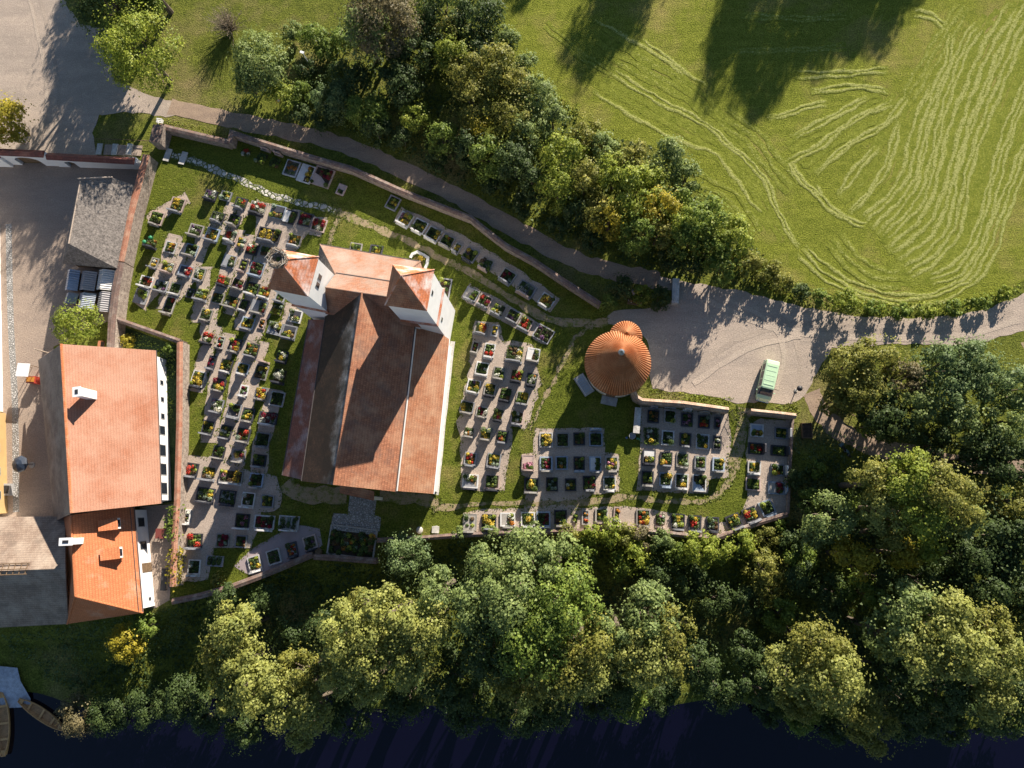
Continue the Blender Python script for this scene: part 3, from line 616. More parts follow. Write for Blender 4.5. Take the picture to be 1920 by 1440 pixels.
def facade(px, py0, py1, mat, h, label):
    a, b = G(px[0], py0, 0), G(px[1], py1, 0); u = (b - a).normalized(); out = Vector((u.y, -u.x, 0)); out = out if out.x > 0 else -out; w0, w1 = a - out * 9, b - out * 9
    e = empty('monastery_house', (a + b) / 2 - out * 4, label, 'house')
    MB().prism([a, b, w1, w0], -.2, h).build('wall', mat, e)
    rr0, rr1 = up((a + w0) / 2, h + 4), up((b + w1) / 2, h + 4)
    MB().slab([up(a + out * .4, h), up(b + out * .4, h), rr1, rr0], .16).build('roof', t_brown, e, uv=True); MB().slab([up(w1, h), up(w0, h), rr0, rr1], .16).build('roof', t_brown, e, uv=True)
    for k in range(int((b - a).length / 3.0)): wallwin(e, a + u * (1.6 + 3 * k), u, out, .9, 1.3, 1.1)
    return e
facade((0, 6), 420, 772, m_white, 5.0, 'white plastered monastery house at the left edge of the courtyard')
facade((11, 15), 775, 962, m_yellow, 5.0, 'ochre yellow monastery house at the left edge of the courtyard')

# shingled barn ----------------------------------------------------
E0, E1 = G(250, 347, 2.3), G(219, 503, 2.3); R0, R1 = G(151, 340, 5.4), G(129, 457, 5.4)
W0, W1 = mirror(R0, E0, 2.3), G(117, 495, 2.3); nW = (R1 - R0).normalized()
W0 = W1 - nW * (W1 - W0).dot(nW); W0.z = 2.3
e = empty('barn', up((R0 + R1) / 2, 0), 'open barn with weathered grey shingle roof against the red capped wall', 'barn')
for o_, rr in ((0, [E1, E0, R0.lerp(E0, .55), R0, R1]), (1, [R1, R0, W0, W1]), (2, [W1, E1, R1])):
    q = rr[:]
    if o_ == 0: q = [E1, E0, G(211, 333, 3.8), R0, R1]
    MB().slab(q, .14).build('roof', t_shingle, e, uv=True)
mb = MB(); mb.tube([G(145, 335, 5.5), G(211, 332, 3.9)], .10, 5); mb.tube([R0 + Vector((0, 0, .04)), R1 + Vector((0, 0, .04))], .09, 5); mb.build('verge_board', m_path, e)
wl = inset([W1, E1, E0, W0], .5); mb = MB()
for p, q in ((0, 1), (1, 2), (2, 3)):
    for t in (0.02, .35, .66):
        c = Vector(wl[p]).lerp(Vector(wl[q]), t); MB().box((c.x, c.y, 0), .18, .18, 2.2).build('post', m_wood, e)
MB().ribbon([wl[0], wl[1], wl[2], wl[3]], .1, 0, 2.1).build('boarding', m_wood, e)
# metal sheds between barn and tree
def corr(p, q, r, s, zlo, zhi, n, amp):
    """corrugated sheet over corners p,q (low edge) r,s (high edge)"""
    P = []
    for i in range(n * 4 + 1):
        t = i / (n * 4); a = Vector(p).lerp(Vector(q), t); b = Vector(s).lerp(Vector(r), t); d = amp * math.sin(2 * math.pi * n * t)
        P += [up(a, zlo + d), up(b, zhi + d)]
    return MB().add(P, [(2 * i, 2 * i + 2, 2 * i + 3, 2 * i + 1) for i in range(n * 4)])
m_sheet2 = M('pale_sheet', (.66, .64, .60), .1, 1, 8, .5, .1); m_sheet3 = M('grey_felt', (.36, .34, .34), .15, 1, 10, .8, .2)
SHED = [((124, 505, 147, 545), m_metal, 'blue grey corrugated shed roof, upper left of the six'), ((151, 508, 179, 545), m_sheet3, 'dull grey felted shed roof between two metal ones'), ((183, 505, 215, 544), m_sheet2, 'pale cream sheet shed roof against the churchyard wall'),
        ((122, 549, 144, 570), m_metal, 'blue grey shed roof half under the courtyard tree'), ((147, 549, 177, 580), m_metal, 'striped metal shed roof right above the courtyard tree'), ((183, 547, 212, 585), m_sheet3, 'grey corrugated shed roof at the lower right of the six')]
for (x0, y0, x1, y1), mt, lb in SHED:
    sk = -4
    a, b, c, d = G(x0 + 2, y0, 1.7), G(x1 + 2, y0 + 1, 1.7), G(x1 + sk, y1, 1.7), G(x0 + sk, y1 - 1, 1.7)
    e = empty('metal_shed', up((a + c) / 2, 0), lb, 'shed', 'low sheds beside the churchyard wall')
    mid0, mid1 = a.lerp(b, .35), d.lerp(c, .35)
    corr(a, d, mid1, mid0, 1.55, 2.0, 9, .04).build('roof', mt, e); corr(mid0, mid1, c, b, 2.02, 1.5, 9, .04).build('roof', mt, e)
    MB().prism(inset([d, c, b, a], .25), 0, 1.45).build('cabin', m_wood, e)

# ------------------------------------------------------------------ church
church = empty('church', up(G(700, 740, 0), 0), 'old church with steep tile roofs, aisles and two white towers', 'church')
def roofpart(name, pts, mat, t=.16): return MB().slab(pts, t).build(name, mat, church, uv=True)
ZR, ZE, ZA = 11.6, 7.4, 3.7
N0, N1 = G(679, 549, ZR), G(626, 909, ZR)
EE0, EE1 = G(778, 612, ZE), G(742, 922, ZE); WE0, WE1 = G(610, 593, ZE), G(565, 902, ZE)
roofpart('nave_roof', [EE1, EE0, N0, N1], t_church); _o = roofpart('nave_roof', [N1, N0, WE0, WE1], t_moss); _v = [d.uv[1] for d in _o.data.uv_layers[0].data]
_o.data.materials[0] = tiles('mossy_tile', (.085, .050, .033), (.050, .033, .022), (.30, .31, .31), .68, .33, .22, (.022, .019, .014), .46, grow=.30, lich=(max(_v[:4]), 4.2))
mb = MB(); ridgeline(mb, [N0, N1], .13); mb.build('nave_ridge', t_church, church, uv=True)
nv = inset([WE1, EE1, EE0, WE0], .10); mb = MB().prism(nv, 0, ZE + .02); m_ = (Vector(nv[0]) + Vector(nv[1])) / 2
mb.add([up(nv[0], ZE + .02), up(nv[1], ZE + .02), up(m_, ZR - .35)], [(0, 1, 2)]); mb.build('nave_wall', m_white, church)
AO0, AO1 = G(842.5, 636, ZA), G(813, 926, ZA); ai0, ai1 = Vector(nv[2]), Vector(nv[1]); ux_ = (ai1 - ai0).normalized()
roofpart('aisle_roof', [AO1, AO0, up(ai0 - ux_ * 1.5, 6.1), up(ai1, 6.1)], t_aisle)
BO0, BO1 = G(579, 599, ZA), G(529, 891, ZA); bi0, bi1 = Vector(nv[3]), Vector(nv[0])
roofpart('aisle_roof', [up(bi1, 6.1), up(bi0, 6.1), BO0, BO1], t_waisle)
q = inset([up(ai1, 0), up(AO1, 0), up(AO0, 0), up(ai0, 0)], .3); MB().prism([up(ai1, 0), q[1], q[2], up(ai0, 0)], 0, ZA - .02).build('aisle_wall', m_white, church)
q = inset([up(BO1, 0), up(bi1, 0), up(bi0, 0), up(BO0, 0)], .3); MB().prism([q[0], up(bi1, 0), up(bi0, 0), q[3]], 0, ZA - .02).build('aisle_wall', m_white, church)
# end gables of the aisles
MB().add([up(ai1, ZA), up(ai1, 6.0), up(AO1, ZA - .02)], [(0, 1, 2)]).build('aisle_gable', m_white, church)
MB().add([up(bi1, ZA), up(bi1, 6.0), up(BO1, ZA - .02)], [(0, 2, 1)]).build('aisle_gable', m_white, church)
mb = MB(); mb.tube([AO0 - Vector((0, 0, .08)), AO1 - Vector((0, 0, .08))], .08, 6); mb.build('gutter', m_white, church)
mb = MB(); mb.tube([EE0, EE1], .07, 6); mb.tube([WE0, WE1], .07, 6); mb.tube([BO0, BO1], .07, 6); mb.build('gutter', m_gutter, church)
p0, p1 = G(638, 912, 4.6), G(702, 926, 4.6); du = Vector((p1.x - p0.x, p1.y - p0.y, 0)).normalized(); dv = Vector((du.y, -du.x, 0))
MB().slab([up(p0 + dv * .8, 4.2), up(p1 + dv * .8, 4.2), up(p1 - dv * .3, 5.0), up(p0 - dv * .3, 5.0)], .12).build('porch_roof', t_church, church, uv=True)
for p in (p0 + du * .25, p1 - du * .25): MB().box(up(p + dv * .55, 0), .35, .35, 4.1, du).build('porch_pillar', m_white, church)
# westwork
Wr0, Wr1 = G(610, 539, ZR), G(735, 557.5, ZR)
g0, g1 = G(630, 512, 9.7), G(740, 528.5, 9.7)
roofpart('westwork_roof', [g1, g0, Wr0, Wr1], t_west)
s0, s1 = G(610, 588, 8.5), G(660, 600, 8.5); s1 = G(790, 614, 8.5)
roofpart('westwork_roof', [s0, s1, Wr1, Wr0], t_church)
n0, n1 = G(600, 458, 5.2), G(788, 490, 5.2); k0, k1 = G(629, 513.5, 9.3), G(735, 529, 9.3)
roofpart('porch_hall_roof', [n1, n0, k0, k1], t_west)
w2 = G(584, 560, 5.2); roofpart('porch_hall_roof', [n0, w2, k0], t_shingle)
e2 = G(800, 540, 5.2); roofpart('porch_hall_roof', [e2, n1, k1], t_west)
mb = MB(); mb.tube([g0, g1], .10, 6); mb.tube([n0, n1], .08, 6); mb.build('gutter', m_gutter, church)
mb = MB(); ridgeline(mb, [n1, k1], .1); ridgeline(mb, [n0, k0], .08); ridgeline(mb, [Wr0, Wr1], .1); mb.build('hip_ridge', t_west, church, uv=True)
i0, i1 = inset([s0, s1, n1, n0], .5)[2:]
MB().prism(inset([up(s0, 0), up(s1, 0), up(n1, 0), up(n0, 0)], .5), 0, 5.1).build('westwork_wall', m_white, church)
MB().prism(inset([up(s0, 0), up(s1, 0), up(g1, 0), up(g0, 0)], .35), 5.1, 8.5).build('westwork_wall', m_white, church)

for ti, (px, apz) in enumerate([([(521, 467), (597, 482), (579, 555), (504, 541)], 19.4), ([(734, 497), (812, 509), (801, 579), (725, 571)], 19.3)]):
    E_ = [G(x, y, 15.4) for x, y in px]; c = sum(E_, Vector()) / 4
    # square the plan up
    u = ((E_[1] - E_[0]) + (E_[2] - E_[3])); u.z = 0; u.normalize(); v_ = Vector((u.y, -u.x, 0)); h = 2.25
    E_ = [c - u * h - v_ * h, c + u * h - v_ * h, c + u * h + v_ * h, c - u * h + v_ * h]
    ap = up(c, apz)
    tw = MB().prism([p for p in inset(E_, .16)], 0, 15.45).build('tower', m_white, church)
    for i in range(4):
        MB().slab([E_[(i + 1) % 4], E_[i], ap], .12).build('tower_roof', t_tower if i in (0, 1) else t_church, tw, uv=True)  # shade put into the colour: darker tile on sides away from the sun
    mb = MB()
    for p in E_: mb.tube([p, ap], .07, 6)
    mb.build('hip_ridge', t_tower, tw, uv=True)
    ring = inset(E_, -.02); rin = inset(E_, .17)
    mb = MB()
    for i in range(4):
        j = (i + 1) % 4; mb.add([up(ring[i], 8.9), up(ring[j], 8.9), up(rin[j], 9.2), up(rin[i], 9.2), up(ring[i], 8.75), up(ring[j], 8.75), up(rin[j], 8.7), up(rin[i], 8.7)], [(0, 1, 2, 3), (4, 5, 1, 0), (7, 6, 5, 4)])
    mb.build('string_course', t_tower, tw, uv=True)
    cE = (E_[1] + E_[2]) / 2 - u * .15
    for off, z, wd, hh in (((-.55, 12.9, .5, .9), (.35, 12.9, .5, .9)) if ti == 0 else ((-.2, 13.4, .35, .6), (.9, 6.5, .35, .6))):
        p = cE + v_ * off
        f_ = MB().box(up(p, z) + u * .01, wd + .14, .05, hh + .14, v_).build('window', m_stone, tw)
        MB().box(up(p, z + .07) + u * .03, wd, .04, hh, v_).build('opening', m_glass, f_)
    if ti == 0: NEST = ap
# stork nest on the left tower
m_twig = M('twig', (.34, .27, .20), .6, 4, 30, .9, .5); m_twigp = M('pale_twig', (.62, .56, .48), .3, 4, 30, .9, .3)
e = empty('stork_nest', NEST, 'big round stork nest of grey twigs on the left church tower', 'nest')
rr = random.Random(3); mb = MB(); mb2 = MB()
zc = NEST.z + .25
for i in range(420):
    t = rr.uniform(0, 2 * math.pi); r = rr.choice([.55, .75, .9, 1.0]) * rr.uniform(.85, 1.05); z = zc + rr.uniform(-.25, .35) - (.25 if r < .55 else 0); l = rr.uniform(.3, .7)
    p = Vector((NEST.x + r * math.cos(t), NEST.y + r * math.sin(t), z)); d = Vector((-math.sin(t + rr.uniform(-.7, .7)), math.cos(t + rr.uniform(-.7, .7)), rr.uniform(-.2, .2))) * l / 2
    (mb2 if rr.random() < .25 else mb).tube([p - d, p + d], rr.uniform(.018, .04), 4, False)
mb.build('sticks', m_twig, e); mb2.build('pale_sticks', m_twigp, e)
MB().lathe((NEST.x, NEST.y, zc - .35), [(.2, -.2), (.75, -.05), (.95, .25), (.7, .42), (.4, .3), (.05, .26)], 20).build('bowl', m_twig, e, True)
MB().lathe((NEST.x + .05, NEST.y + .03, zc - .08), [(.24, 0), (.2, .06), (.05, .08)], 10).build('moss', leaf('moss', (.05, .09, .02), (.10, .16, .03)), e, True)

# ------------------------------------------------------------------ round chapel
c = G(1158, 681, 3.4); RR = 62.5 * mpp(1158, 681, 3.4); top = 9.6
e = empty('round_chapel', up(c, 0), 'round chapel with ribbed orange cone roof and small apse', 'chapel')
def ribcone(c, R, z0, z1, n, rings, amp, rtop=.0):
    P = []; m_ = n * 6
    for k in range(rings + 1):
        t = k / rings; r = R * (1 - t) + rtop * t; z = z0 + (z1 - z0) * t - .35 * math.sin(math.pi * t) * .25
        pass
        for j in range(m_):
            a = 2 * math.pi * j / m_; s = abs(math.sin(a * n / 2)); P.append((c.x + r * math.cos(a), c.y + r * math.sin(a), z + amp * min(1, r / 1.6) * (s ** .8)))
    return MB().add(P, [(k * m_ + j, k * m_ + (j + 1) % m_, (k + 1) * m_ + (j + 1) % m_, (k + 1) * m_ + j) for k in range(rings) for j in range(m_)])
ribcone(c, RR, 3.25, top, 76, 10, .42, .18).build('roof', t_chapel, e, uv=True)
MB().lathe(up(c, 0), [(RR - .28, 0), (RR - .28, 3.45), (RR - .6, 3.45)], 64).build('wall', m_white, e, True)
MB().lathe(up(c, 3.25), [(RR - .02, 0), (RR - .02, .12), (RR - .3, .12)], 64).build('eave', m_wood, e)
cp = MB().lathe(up(c, top - .25), [(.36, 0), (.34, .18), (.2, .3), (.1, .5), (.16, .62), (.1, .78), (.02, 1.0)], 16).build('finial', M('zinc', (.28, .34, .40), .1, 3, 9, .35, 0, metal=.6), e, True)
c2 = G(1173, 632, 2.7); R2 = 31 * mpp(1173, 632, 2.7)
ribcone(c2, R2, 2.6, 4.8, 40, 6, .36, .1).build('apse_roof', t_chapel, e, uv=True)
MB().lathe(up(c2, 0), [(R2 - .25, 0), (R2 - .25, 2.7), (R2 - .5, 2.7)], 32).build('apse_wall', m_white, e, True)
d = (G(1142, 752, 0) - up(c, 0)); d.z = 0; du = d.normalized()
mb = MB()
for k in range(3): mb.box(up(c, 0) + du * (RR - .1 + .32 * k), 1.9, .34, .48 - .15 * k, Vector((-du.y, du.x, 0)))
mb.build('doorstep', m_stone, e)
MB().box(up(c, .45) + du * (RR - .3), 1.1, .12, 2.1, Vector((-du.y, du.x, 0))).build('door', m_wood, e)
# ------------------------------------------------------------------ graves
# px, py (photo pixels), width, length, turn (deg), kerb, headstone, planting, row
# kerb: W white, L light grey, G grey, D dark, B blue grey, P pink, N none, H clipped hedge
# headstone: side (b bottom, t top, r right) + colour, or -; planting: colour letters, capital = big clump; s# = stone plate in colour
ROWS = {
 'T': ('the row under the upper churchyard wall', 'left'), 'A': ('the outermost column beside the red capped wall', 'top'), 'B': ('the second column from the red capped wall', 'top'),
 'C': ('the third column from the red capped wall', 'top'), 'D': ('the fourth column from the red capped wall', 'top'), 'E': ('the fifth column from the red capped wall', 'top'),
 'F': ('the sixth column, nearest the left tower', 'top'), 'Z': ('the paved row below the stone path', 'left'),
 'H': ('the column nearest the straight farmhouse wall', 'top'), 'I': ('the second column from the farmhouse wall', 'top'), 'J': ('the third column from the farmhouse wall', 'top'),
 'K': ('the fourth column from the farmhouse wall', 'top'), 'L': ('the column along the left church aisle', 'top'),
 'M': ('the small slanted row by the lower wall', 'left'),
 'N': ('the upper row right of the towers', 'left'), 'O': ('the second row right of the towers', 'left'),
 'P': ('the column nearest the right church aisle', 'top'), 'Q': ('the second column right of the church', 'top'), 'R': ('the third column right of the church', 'top'), 'S': ('the outer column right of the church', 'top'),
 'U': ('the upper row below the round chapel', 'left'), 'V': ('the middle row below the round chapel', 'left'), 'W': ('the lower row below the round chapel', 'left'),
 '1': ('the top row behind the tan tiled wall', 'left'), '2': ('the second row inside the walled block', 'left'), '3': ('the third row inside the walled block', 'left'), '4': ('the bottom row inside the walled block', 'left'),
 '5': ('the left column of the far corner', 'top'), '6': ('the right column of the far corner', 'top'), '7': ('the slanted corner at the lower right', 'left'),
 '8': ('the long bottom row by the trees', 'left'), '9': ('the lawn behind the towers', 'left')}
GR = """462 287 18 16 20 N - RWogk T;491 297 22 24 20 N tP gkgl T;516 305 22 22 20 N tP kgk T;547 316 26 30 16 W - obog T;574 326 26 34 18 W - sWYyo T;605 332 36 36 18 P - sPMmk T;640 356 15 20 20 P - sPk T
294 409 25 25 14 P bL gkgl A;286 456 20 16 12 N bD oobg A;290 493 14 19 14 L bG YyoW A;275 528 24 20 14 W bW bkbr A;265 556 24 28 14 G - sGLll A
333 384 26 26 14 P bG YYyg B;320 464 21 22 14 W - yoyb B;316 501 24 20 14 P bP ywgy B;303 536 24 20 12 G bG wvkw B;318 572 19 32 14 L bL kkgRk B
368 432 26 22 14 L bL wvkw C;359 469 23 22 14 B bL kkkb C;348 508 24 20 14 B bG sDMMwR C;330 541 21 22 12 L bW ggkg C;357 550 14 18 14 D - kgwk C
396 366 22 18 14 D bD vWvW D;399 440 24 24 14 B bG oYkW D;375 514 20 24 14 L bG lWWY D;379 551 26 22 12 N bG sllsyl D;387 590 22 21 14 L bL Ykkg D;372 710 24 30 14 W bD YYygk H
409 407 24 18 14 D bG kwgk E;424 368 20 18 14 G - lYgs E;435 443 20 20 14 P bW RRwg E;430 490 24 24 14 G - sGkw E;420 526 26 18 14 N bD RRlg E;409 559 22 22 14 L - gogk E
452 381 22 20 14 D bG rglg F;440 413 22 20 14 D bL gklp F;453 455 18 22 14 P - WWyY F;457 498 14 22 14 D bP llkl F;447 532 23 20 14 P bL bvbm F;435 566 24 20 14 D bL oWlk F;465 606 24 22 14 B bG Yyyg F
484 390 30 22 14 L bD RWRWkg Z;521 398 27 25 14 B - sDob Z;543 407 24 26 14 D - sWggk Z;573 412 25 25 14 D - MsMk Z;598 422 27 25 14 P - MRMWg Z;505 441 42 25 12 D bG yyYyyky Z;553 450 24 22 12 L bW oboy Z
473 468 22 20 14 D - RmWg L;500 472 24 20 14 L - gbg L;482 504 26 26 14 B bB mkmk L;474 541 24 22 14 D bW gbgy L;498 547 20 22 14 N bW oyom L;526 558 18 16 14 G bG gkg L;458 572 16 20 14 D bW kkgk L;486 575 30 24 14 G bL sGmk L;520 582 22 22 14 N - Yylg L;554 593 24 24 12 W - sDww L;492 607 12 20 14 P - bobo L;516 616 26 24 14 G - sGkWy L;543 622 26 24 12 G bG sDoy L
390 633 22 20 12 P bD RRWg H;398 679 14 24 12 D bG MMpk H;407 760 24 24 12 G bG WpWg H;391 801 22 24 12 D bG kykg H;361 880 22 24 8 D bG sRRR H;391 886 26 24 8 N bG YwYbw H;386 927 34 26 8 D bD lsYsgl H;352 968 12 26 4 W bW WWb H;366 1013 28 26 2 D bG RRgl H;365 1063 23 28 2 W bW kkws H
414 642 14 24 12 L bD rsrw I;425 685 22 22 12 D bW lyYk I;411 721 24 22 12 D bL MRYg I;440 770 24 26 12 G bG sDk I;424 809 22 24 12 D bG wylk I;411 847 22 22 10 D bL kglr I;434 893 44 24 6 L bW YykbbbkYp I;427 932 30 26 6 D bD gkgwg I;418 1013 25 26 2 L - MmMs I;403 1052 32 20 4 G - gkgk I
441 647 22 24 12 D bL MRYw J;456 691 22 20 12 B bW Yykg J;458 732 16 20 10 W bW vmsg J;466 777 22 24 10 D bL yYyk J;457 815 24 24 10 D bL RRgGg J;448 854 24 22 8 G bL sGMY J;466 936 24 26 6 W bW kWgb J;455 976 26 26 4 D bW pgkp J;452 1015 22 24 4 G - sSmk J
473 656 24 24 12 D bG Yogg K;490 698 24 28 12 L tP bYwb K;490 737 22 22 10 G bL RYYo K;503 784 34 22 8 D bW WmMmm K;493 824 26 26 8 G bG kgkk K;487 863 24 22 6 D bG ksk K;481 900 26 26 6 B bL bkbk K;502 940 24 24 4 G - yGg K;496 979 38 26 4 W bW mmmgk K;542 980 38 26 4 W bW gkgsk K
530 668 20 20 12 D bD gWYg L;525 704 26 26 12 N bD WsWk L;520 748 26 28 10 W - gkgk L
478 1056 24 28 -18 W bW Ylgk M;514 1044 26 28 -18 W - gkgg M;548 1030 20 26 -15 D bD roro M;582 1017 26 26 -18 P bD kskv M
737 381 22 26 25 G - gylg N;760 411 25 24 28 W bW YypY N;787 424 26 24 28 W bW glyk N;813 439 26 24 28 W bW gYkg N;839 452 24 22 27 L bL oglg N;858 465 14 20 28 L bG YYy N;882 478 25 24 30 G bD vLYk N;911 495 28 22 30 N bP gbgl N;952 518 27 24 32 L bG mkms N;987 542 34 24 30 G bP gWgsg N;1025 564 27 24 32 W bW oyoY N
884 552 26 22 25 G bG sLlg O;909 564 24 22 27 P bG MRlg O;935 580 24 22 27 N bG WlYw O;963 592 26 22 28 L bG lkvlk O;986 607 24 24 28 P bG RYgR O;1019 626 34 28 30 G - kvkkg O
902 615 24 22 10 L bG oRoY P;891 651 13 22 12 L bL vmlo P;904 691 24 24 10 W bW gbgw P;888 724 25 24 12 W bW YvkY P;876 763 26 22 12 G bL Ykgk P;879 809 22 18 8 N bL oWog P;882 860 22 24 8 G bG MYoR P;882 902 30 26 4 W bD sGoWg P
928 620 13 22 12 W - YYy Q;918 657 20 26 10 W bW gRRw Q;936 699 22 22 10 L bL WgWg Q;919 730 22 24 10 L bD YkYk Q;904 772 22 20 10 L bL mWmg Q;911 813 22 22 8 L bL YgYs Q;926 863 26 26 8 G bG yYsg Q;923 903 28 28 4 P bD kgkl Q
965 663 30 28 8 H bG bYbW R;969 704 24 22 10 N bD RyMl R;948 738 24 26 12 N bD gbgg R;935 777 22 22 10 N bD MmYl R;942 818 20 22 8 D bG grog R
1000 665 24 24 10 W bL sWbk S;997 711 20 22 10 D bD oWgW S;980 746 24 24 10 L bG YyYg S;970 783 24 24 10 P bG Ykwb S
1024 825 25 28 0 W - YYYY U;1055 825 25 28 0 L - gkgk U;1086 823 22 24 0 D - bkbk U;1117 824 25 26 0 B tB kkgk U
990 867 23 28 2 P bP sPpppp V;1024 869 24 26 0 B bL mmkg V;1053 868 23 26 0 B - gsgo V;1086 869 21 26 0 D bB bkbg V;1116 870 22 28 0 B bG sWggk V;1147 869 25 27 0 L bL YkYp V
996 909 26 26 2 D bL Yggk W;1035 908 22 26 0 D - sksks W;1070 909 21 24 0 D - ykwk W;1105 905 24 26 0 D bG gmgm W;1143 906 24 26 0 W bW kgyw W
1225 781 22 24 4 D tG bkob 1;1256 781 22 26 4 L tW gkgk 1;1288 787 22 26 4 D tW ppvk 1;1320 791 22 24 4 D tL roRg 1;1345 793 12 22 4 D tL mpk 1
1221 818 28 32 2 H - wYwk 2;1252 821 24 28 4 W - kgkw 2;1285 824 22 24 4 D bG gkYg 2;1317 828 25 28 4 W - kgkY 2;1345 830 16 26 4 D - kWkg 2
1217 856 24 26 4 D bD sWky 3;1249 860 23 25 4 D bG ggYo 3;1280 862 24 28 4 L bL gkgl 3;1313 867 22 25 4 G bG ksk 3;1347 871 23 26 4 B bL ggkY 3
1214 896 23 26 4 D bL kgkl 4;1248 899 24 26 4 B bB gkYY 4;1278 902 25 28 4 W bW kyws 4;1311 906 26 32 4 W - sBkk 4
1419 807 25 24 4 W - sBkyo 5;1416 841 26 22 4 D rD oRkb 5;1414 876 25 22 4 W bW yYlk 5;1412 908 28 24 4 P - lggl 5
1464 812 24 22 4 G rG gygk 6;1459 845 28 20 4 D rD lkkg 6;1458 881 26 22 4 G rW Yosk 6;1455 915 30 24 4 B rB sLMmM 6
1376 977 27 26 -22 D bG ylgy 7;1407 964 27 26 -22 D bG YYRgm 7;1438 952 26 28 -22 B bB gkgk 7
881 979 26 32 2 L bL sL 8;917 977 27 26 2 D bG YYYY 8;952 974 28 26 0 W bL sLogw 8;990 973 26 26 0 W bW Yggg 8;1019 973 26 28 0 B bW mmkg 8;1051 970 24 28 0 D bL gsg 8;1079 972 12 22 4 N - lgl 8;1098 970 14 28 2 L - oro 8;1128 966 24 26 2 L bP gygG 8;1157 962 13 24 4 P bW oyo 8;1206 970 26 30 2 L bL ooYr 8;1238 974 22 26 4 N bP gpgw 8;1271 977 26 28 4 D bG lWyl 8;1303 980 24 28 4 D bG RYRg 8;1336 982 24 26 4 D bD bsgs 8
667 468 22 24 8 L - gyk 9;705 472 24 24 8 D bD yky 9;833 543 24 42 8 G - gbg 9"""
KERB = {'W': ('white marble', (.66, .64, .61)), 'L': ('light grey', (.38, .35, .31)), 'G': ('grey granite', (.30, .30, .31)), 'D': ('black granite', (.06, .06, .07)), 'B': ('blue grey', (.34, .40, .48)), 'P': ('pinkish stone', (.50, .38, .33))}
KM = {k: M('kerb_' + v[0].replace(' ', '_'), v[1], .15, 3, 16, .45, .15) for k, v in KERB.items()}
KM['S'] = KM['L']
KV = {k: [KM[k]] + [M(f'kerb_{v[0]}_{i}'.replace(' ', '_'), tuple(x * f for x in v[1]), .25, 3, 12, .6, .3, c2=tuple(x * f * .7 for x in v[1])) for i, f in enumerate((.78, .9, 1.12))] for k, v in KERB.items()}
CHIPS = [M('chippings_' + n, c, .35, 3, 14, .9, .5) for n, c in (('pale', (.46, .43, .40)), ('rose', (.36, .26, .22)), ('grey', (.22, .21, .21)), ('sand', (.40, .32, .22)))]
FL = {'y': ('yellow', (.55, .36, .03), (.70, .52, .08)), 'r': ('red', (.50, .03, .02), (.62, .06, .04)), 'w': ('white', (.62, .60, .50), (.80, .78, .72)), 'm': ('dark red', (.16, .01, .025), (.34, .02, .06)),
      'p': ('pink', (.50, .16, .28), (.62, .30, .40)), 'o': ('orange', (.55, .18, .03), (.66, .30, .06)), 'v': ('violet', (.14, .06, .16), (.26, .12, .28)), 'g': ('green', (.045, .085, .018), (.12, .18, .045)),
      'l': ('lime', (.22, .30, .03), (.38, .42, .08)), 's': ('silver green', (.20, .28, .20), (.36, .42, .32)), 'b': ('brown', (.12, .07, .035), (.22, .14, .07)), 'k': ('dark leaf', (.032, .046, .018), (.085, .115, .038))}
FM = {k: leaf('petal_' + v[0].replace(' ', '_'), v[1], v[2], trans=.2) for k, v in FL.items()}
m_soil = M('dark_soil', (.080, .056, .040), .4, 3, 16, 1, .6, c2=(.042, .030, .022))
m_box = leaf('box_hedge', (.05, .09, .015), (.14, .20, .04))
PLATE = {'D': KM['D'], 'G': KM['G'], 'W': KM['W'], 'L': KM['L'], 'P': KM['P'], 'B': KM['B'], 'R': M('grey_chippings', (.25, .24, .24), .4, 3, 20, .9, .5), 'M': KM['D'], 'S': KM['G']}
ORD = ['first', 'second', 'third', 'fourth', 'fifth', 'sixth', 'seventh', 'eighth', 'ninth', 'tenth', 'eleventh', 'twelfth', 'thirteenth', 'fourteenth', 'fifteenth', 'sixteenth', 'seventeenth', 'eighteenth', 'nineteenth', 'twentieth']
recs = []
for ln in GR.replace('\n', ';').split(';'):
    t = ln.split(); recs.append((float(t[0]), float(t[1]), float(t[2]), float(t[3]), float(t[4]), t[5], t[6], t[7], t[8]))
byrow = {}
for r in recs: byrow.setdefault(r[8], []).append(r)
LAB = {}
for k, rs in byrow.items():
    rs.sort(key=lambda r: r[1] if ROWS[k][1] == 'top' else r[0])
    for i, r in enumerate(rs): LAB[r] = (ORD[i] if len(rs) > 1 else 'only', ROWS[k])
def flowerwords(pl):
    p = pl[2:] if pl[0] == 's' and len(pl) > 1 and pl[1].isupper() else pl
    cnt = {}
    for ch in p: cnt[ch.lower()] = cnt.get(ch.lower(), 0) + (3 if ch.isupper() else 2 if ch in 'yrwpovml' else 1)
    c = sorted(cnt, key=lambda x: -cnt[x])[:2]; col = [FL[x][0] for x in c if x in 'yrwmpovls']
    if col: return ' and '.join(col[:2]) + ' plants'
    return {'g': 'green plants', 'k': 'dark leafy plants', 'b': 'brown plants'}.get(c[0] if c else 'k', 'plants')

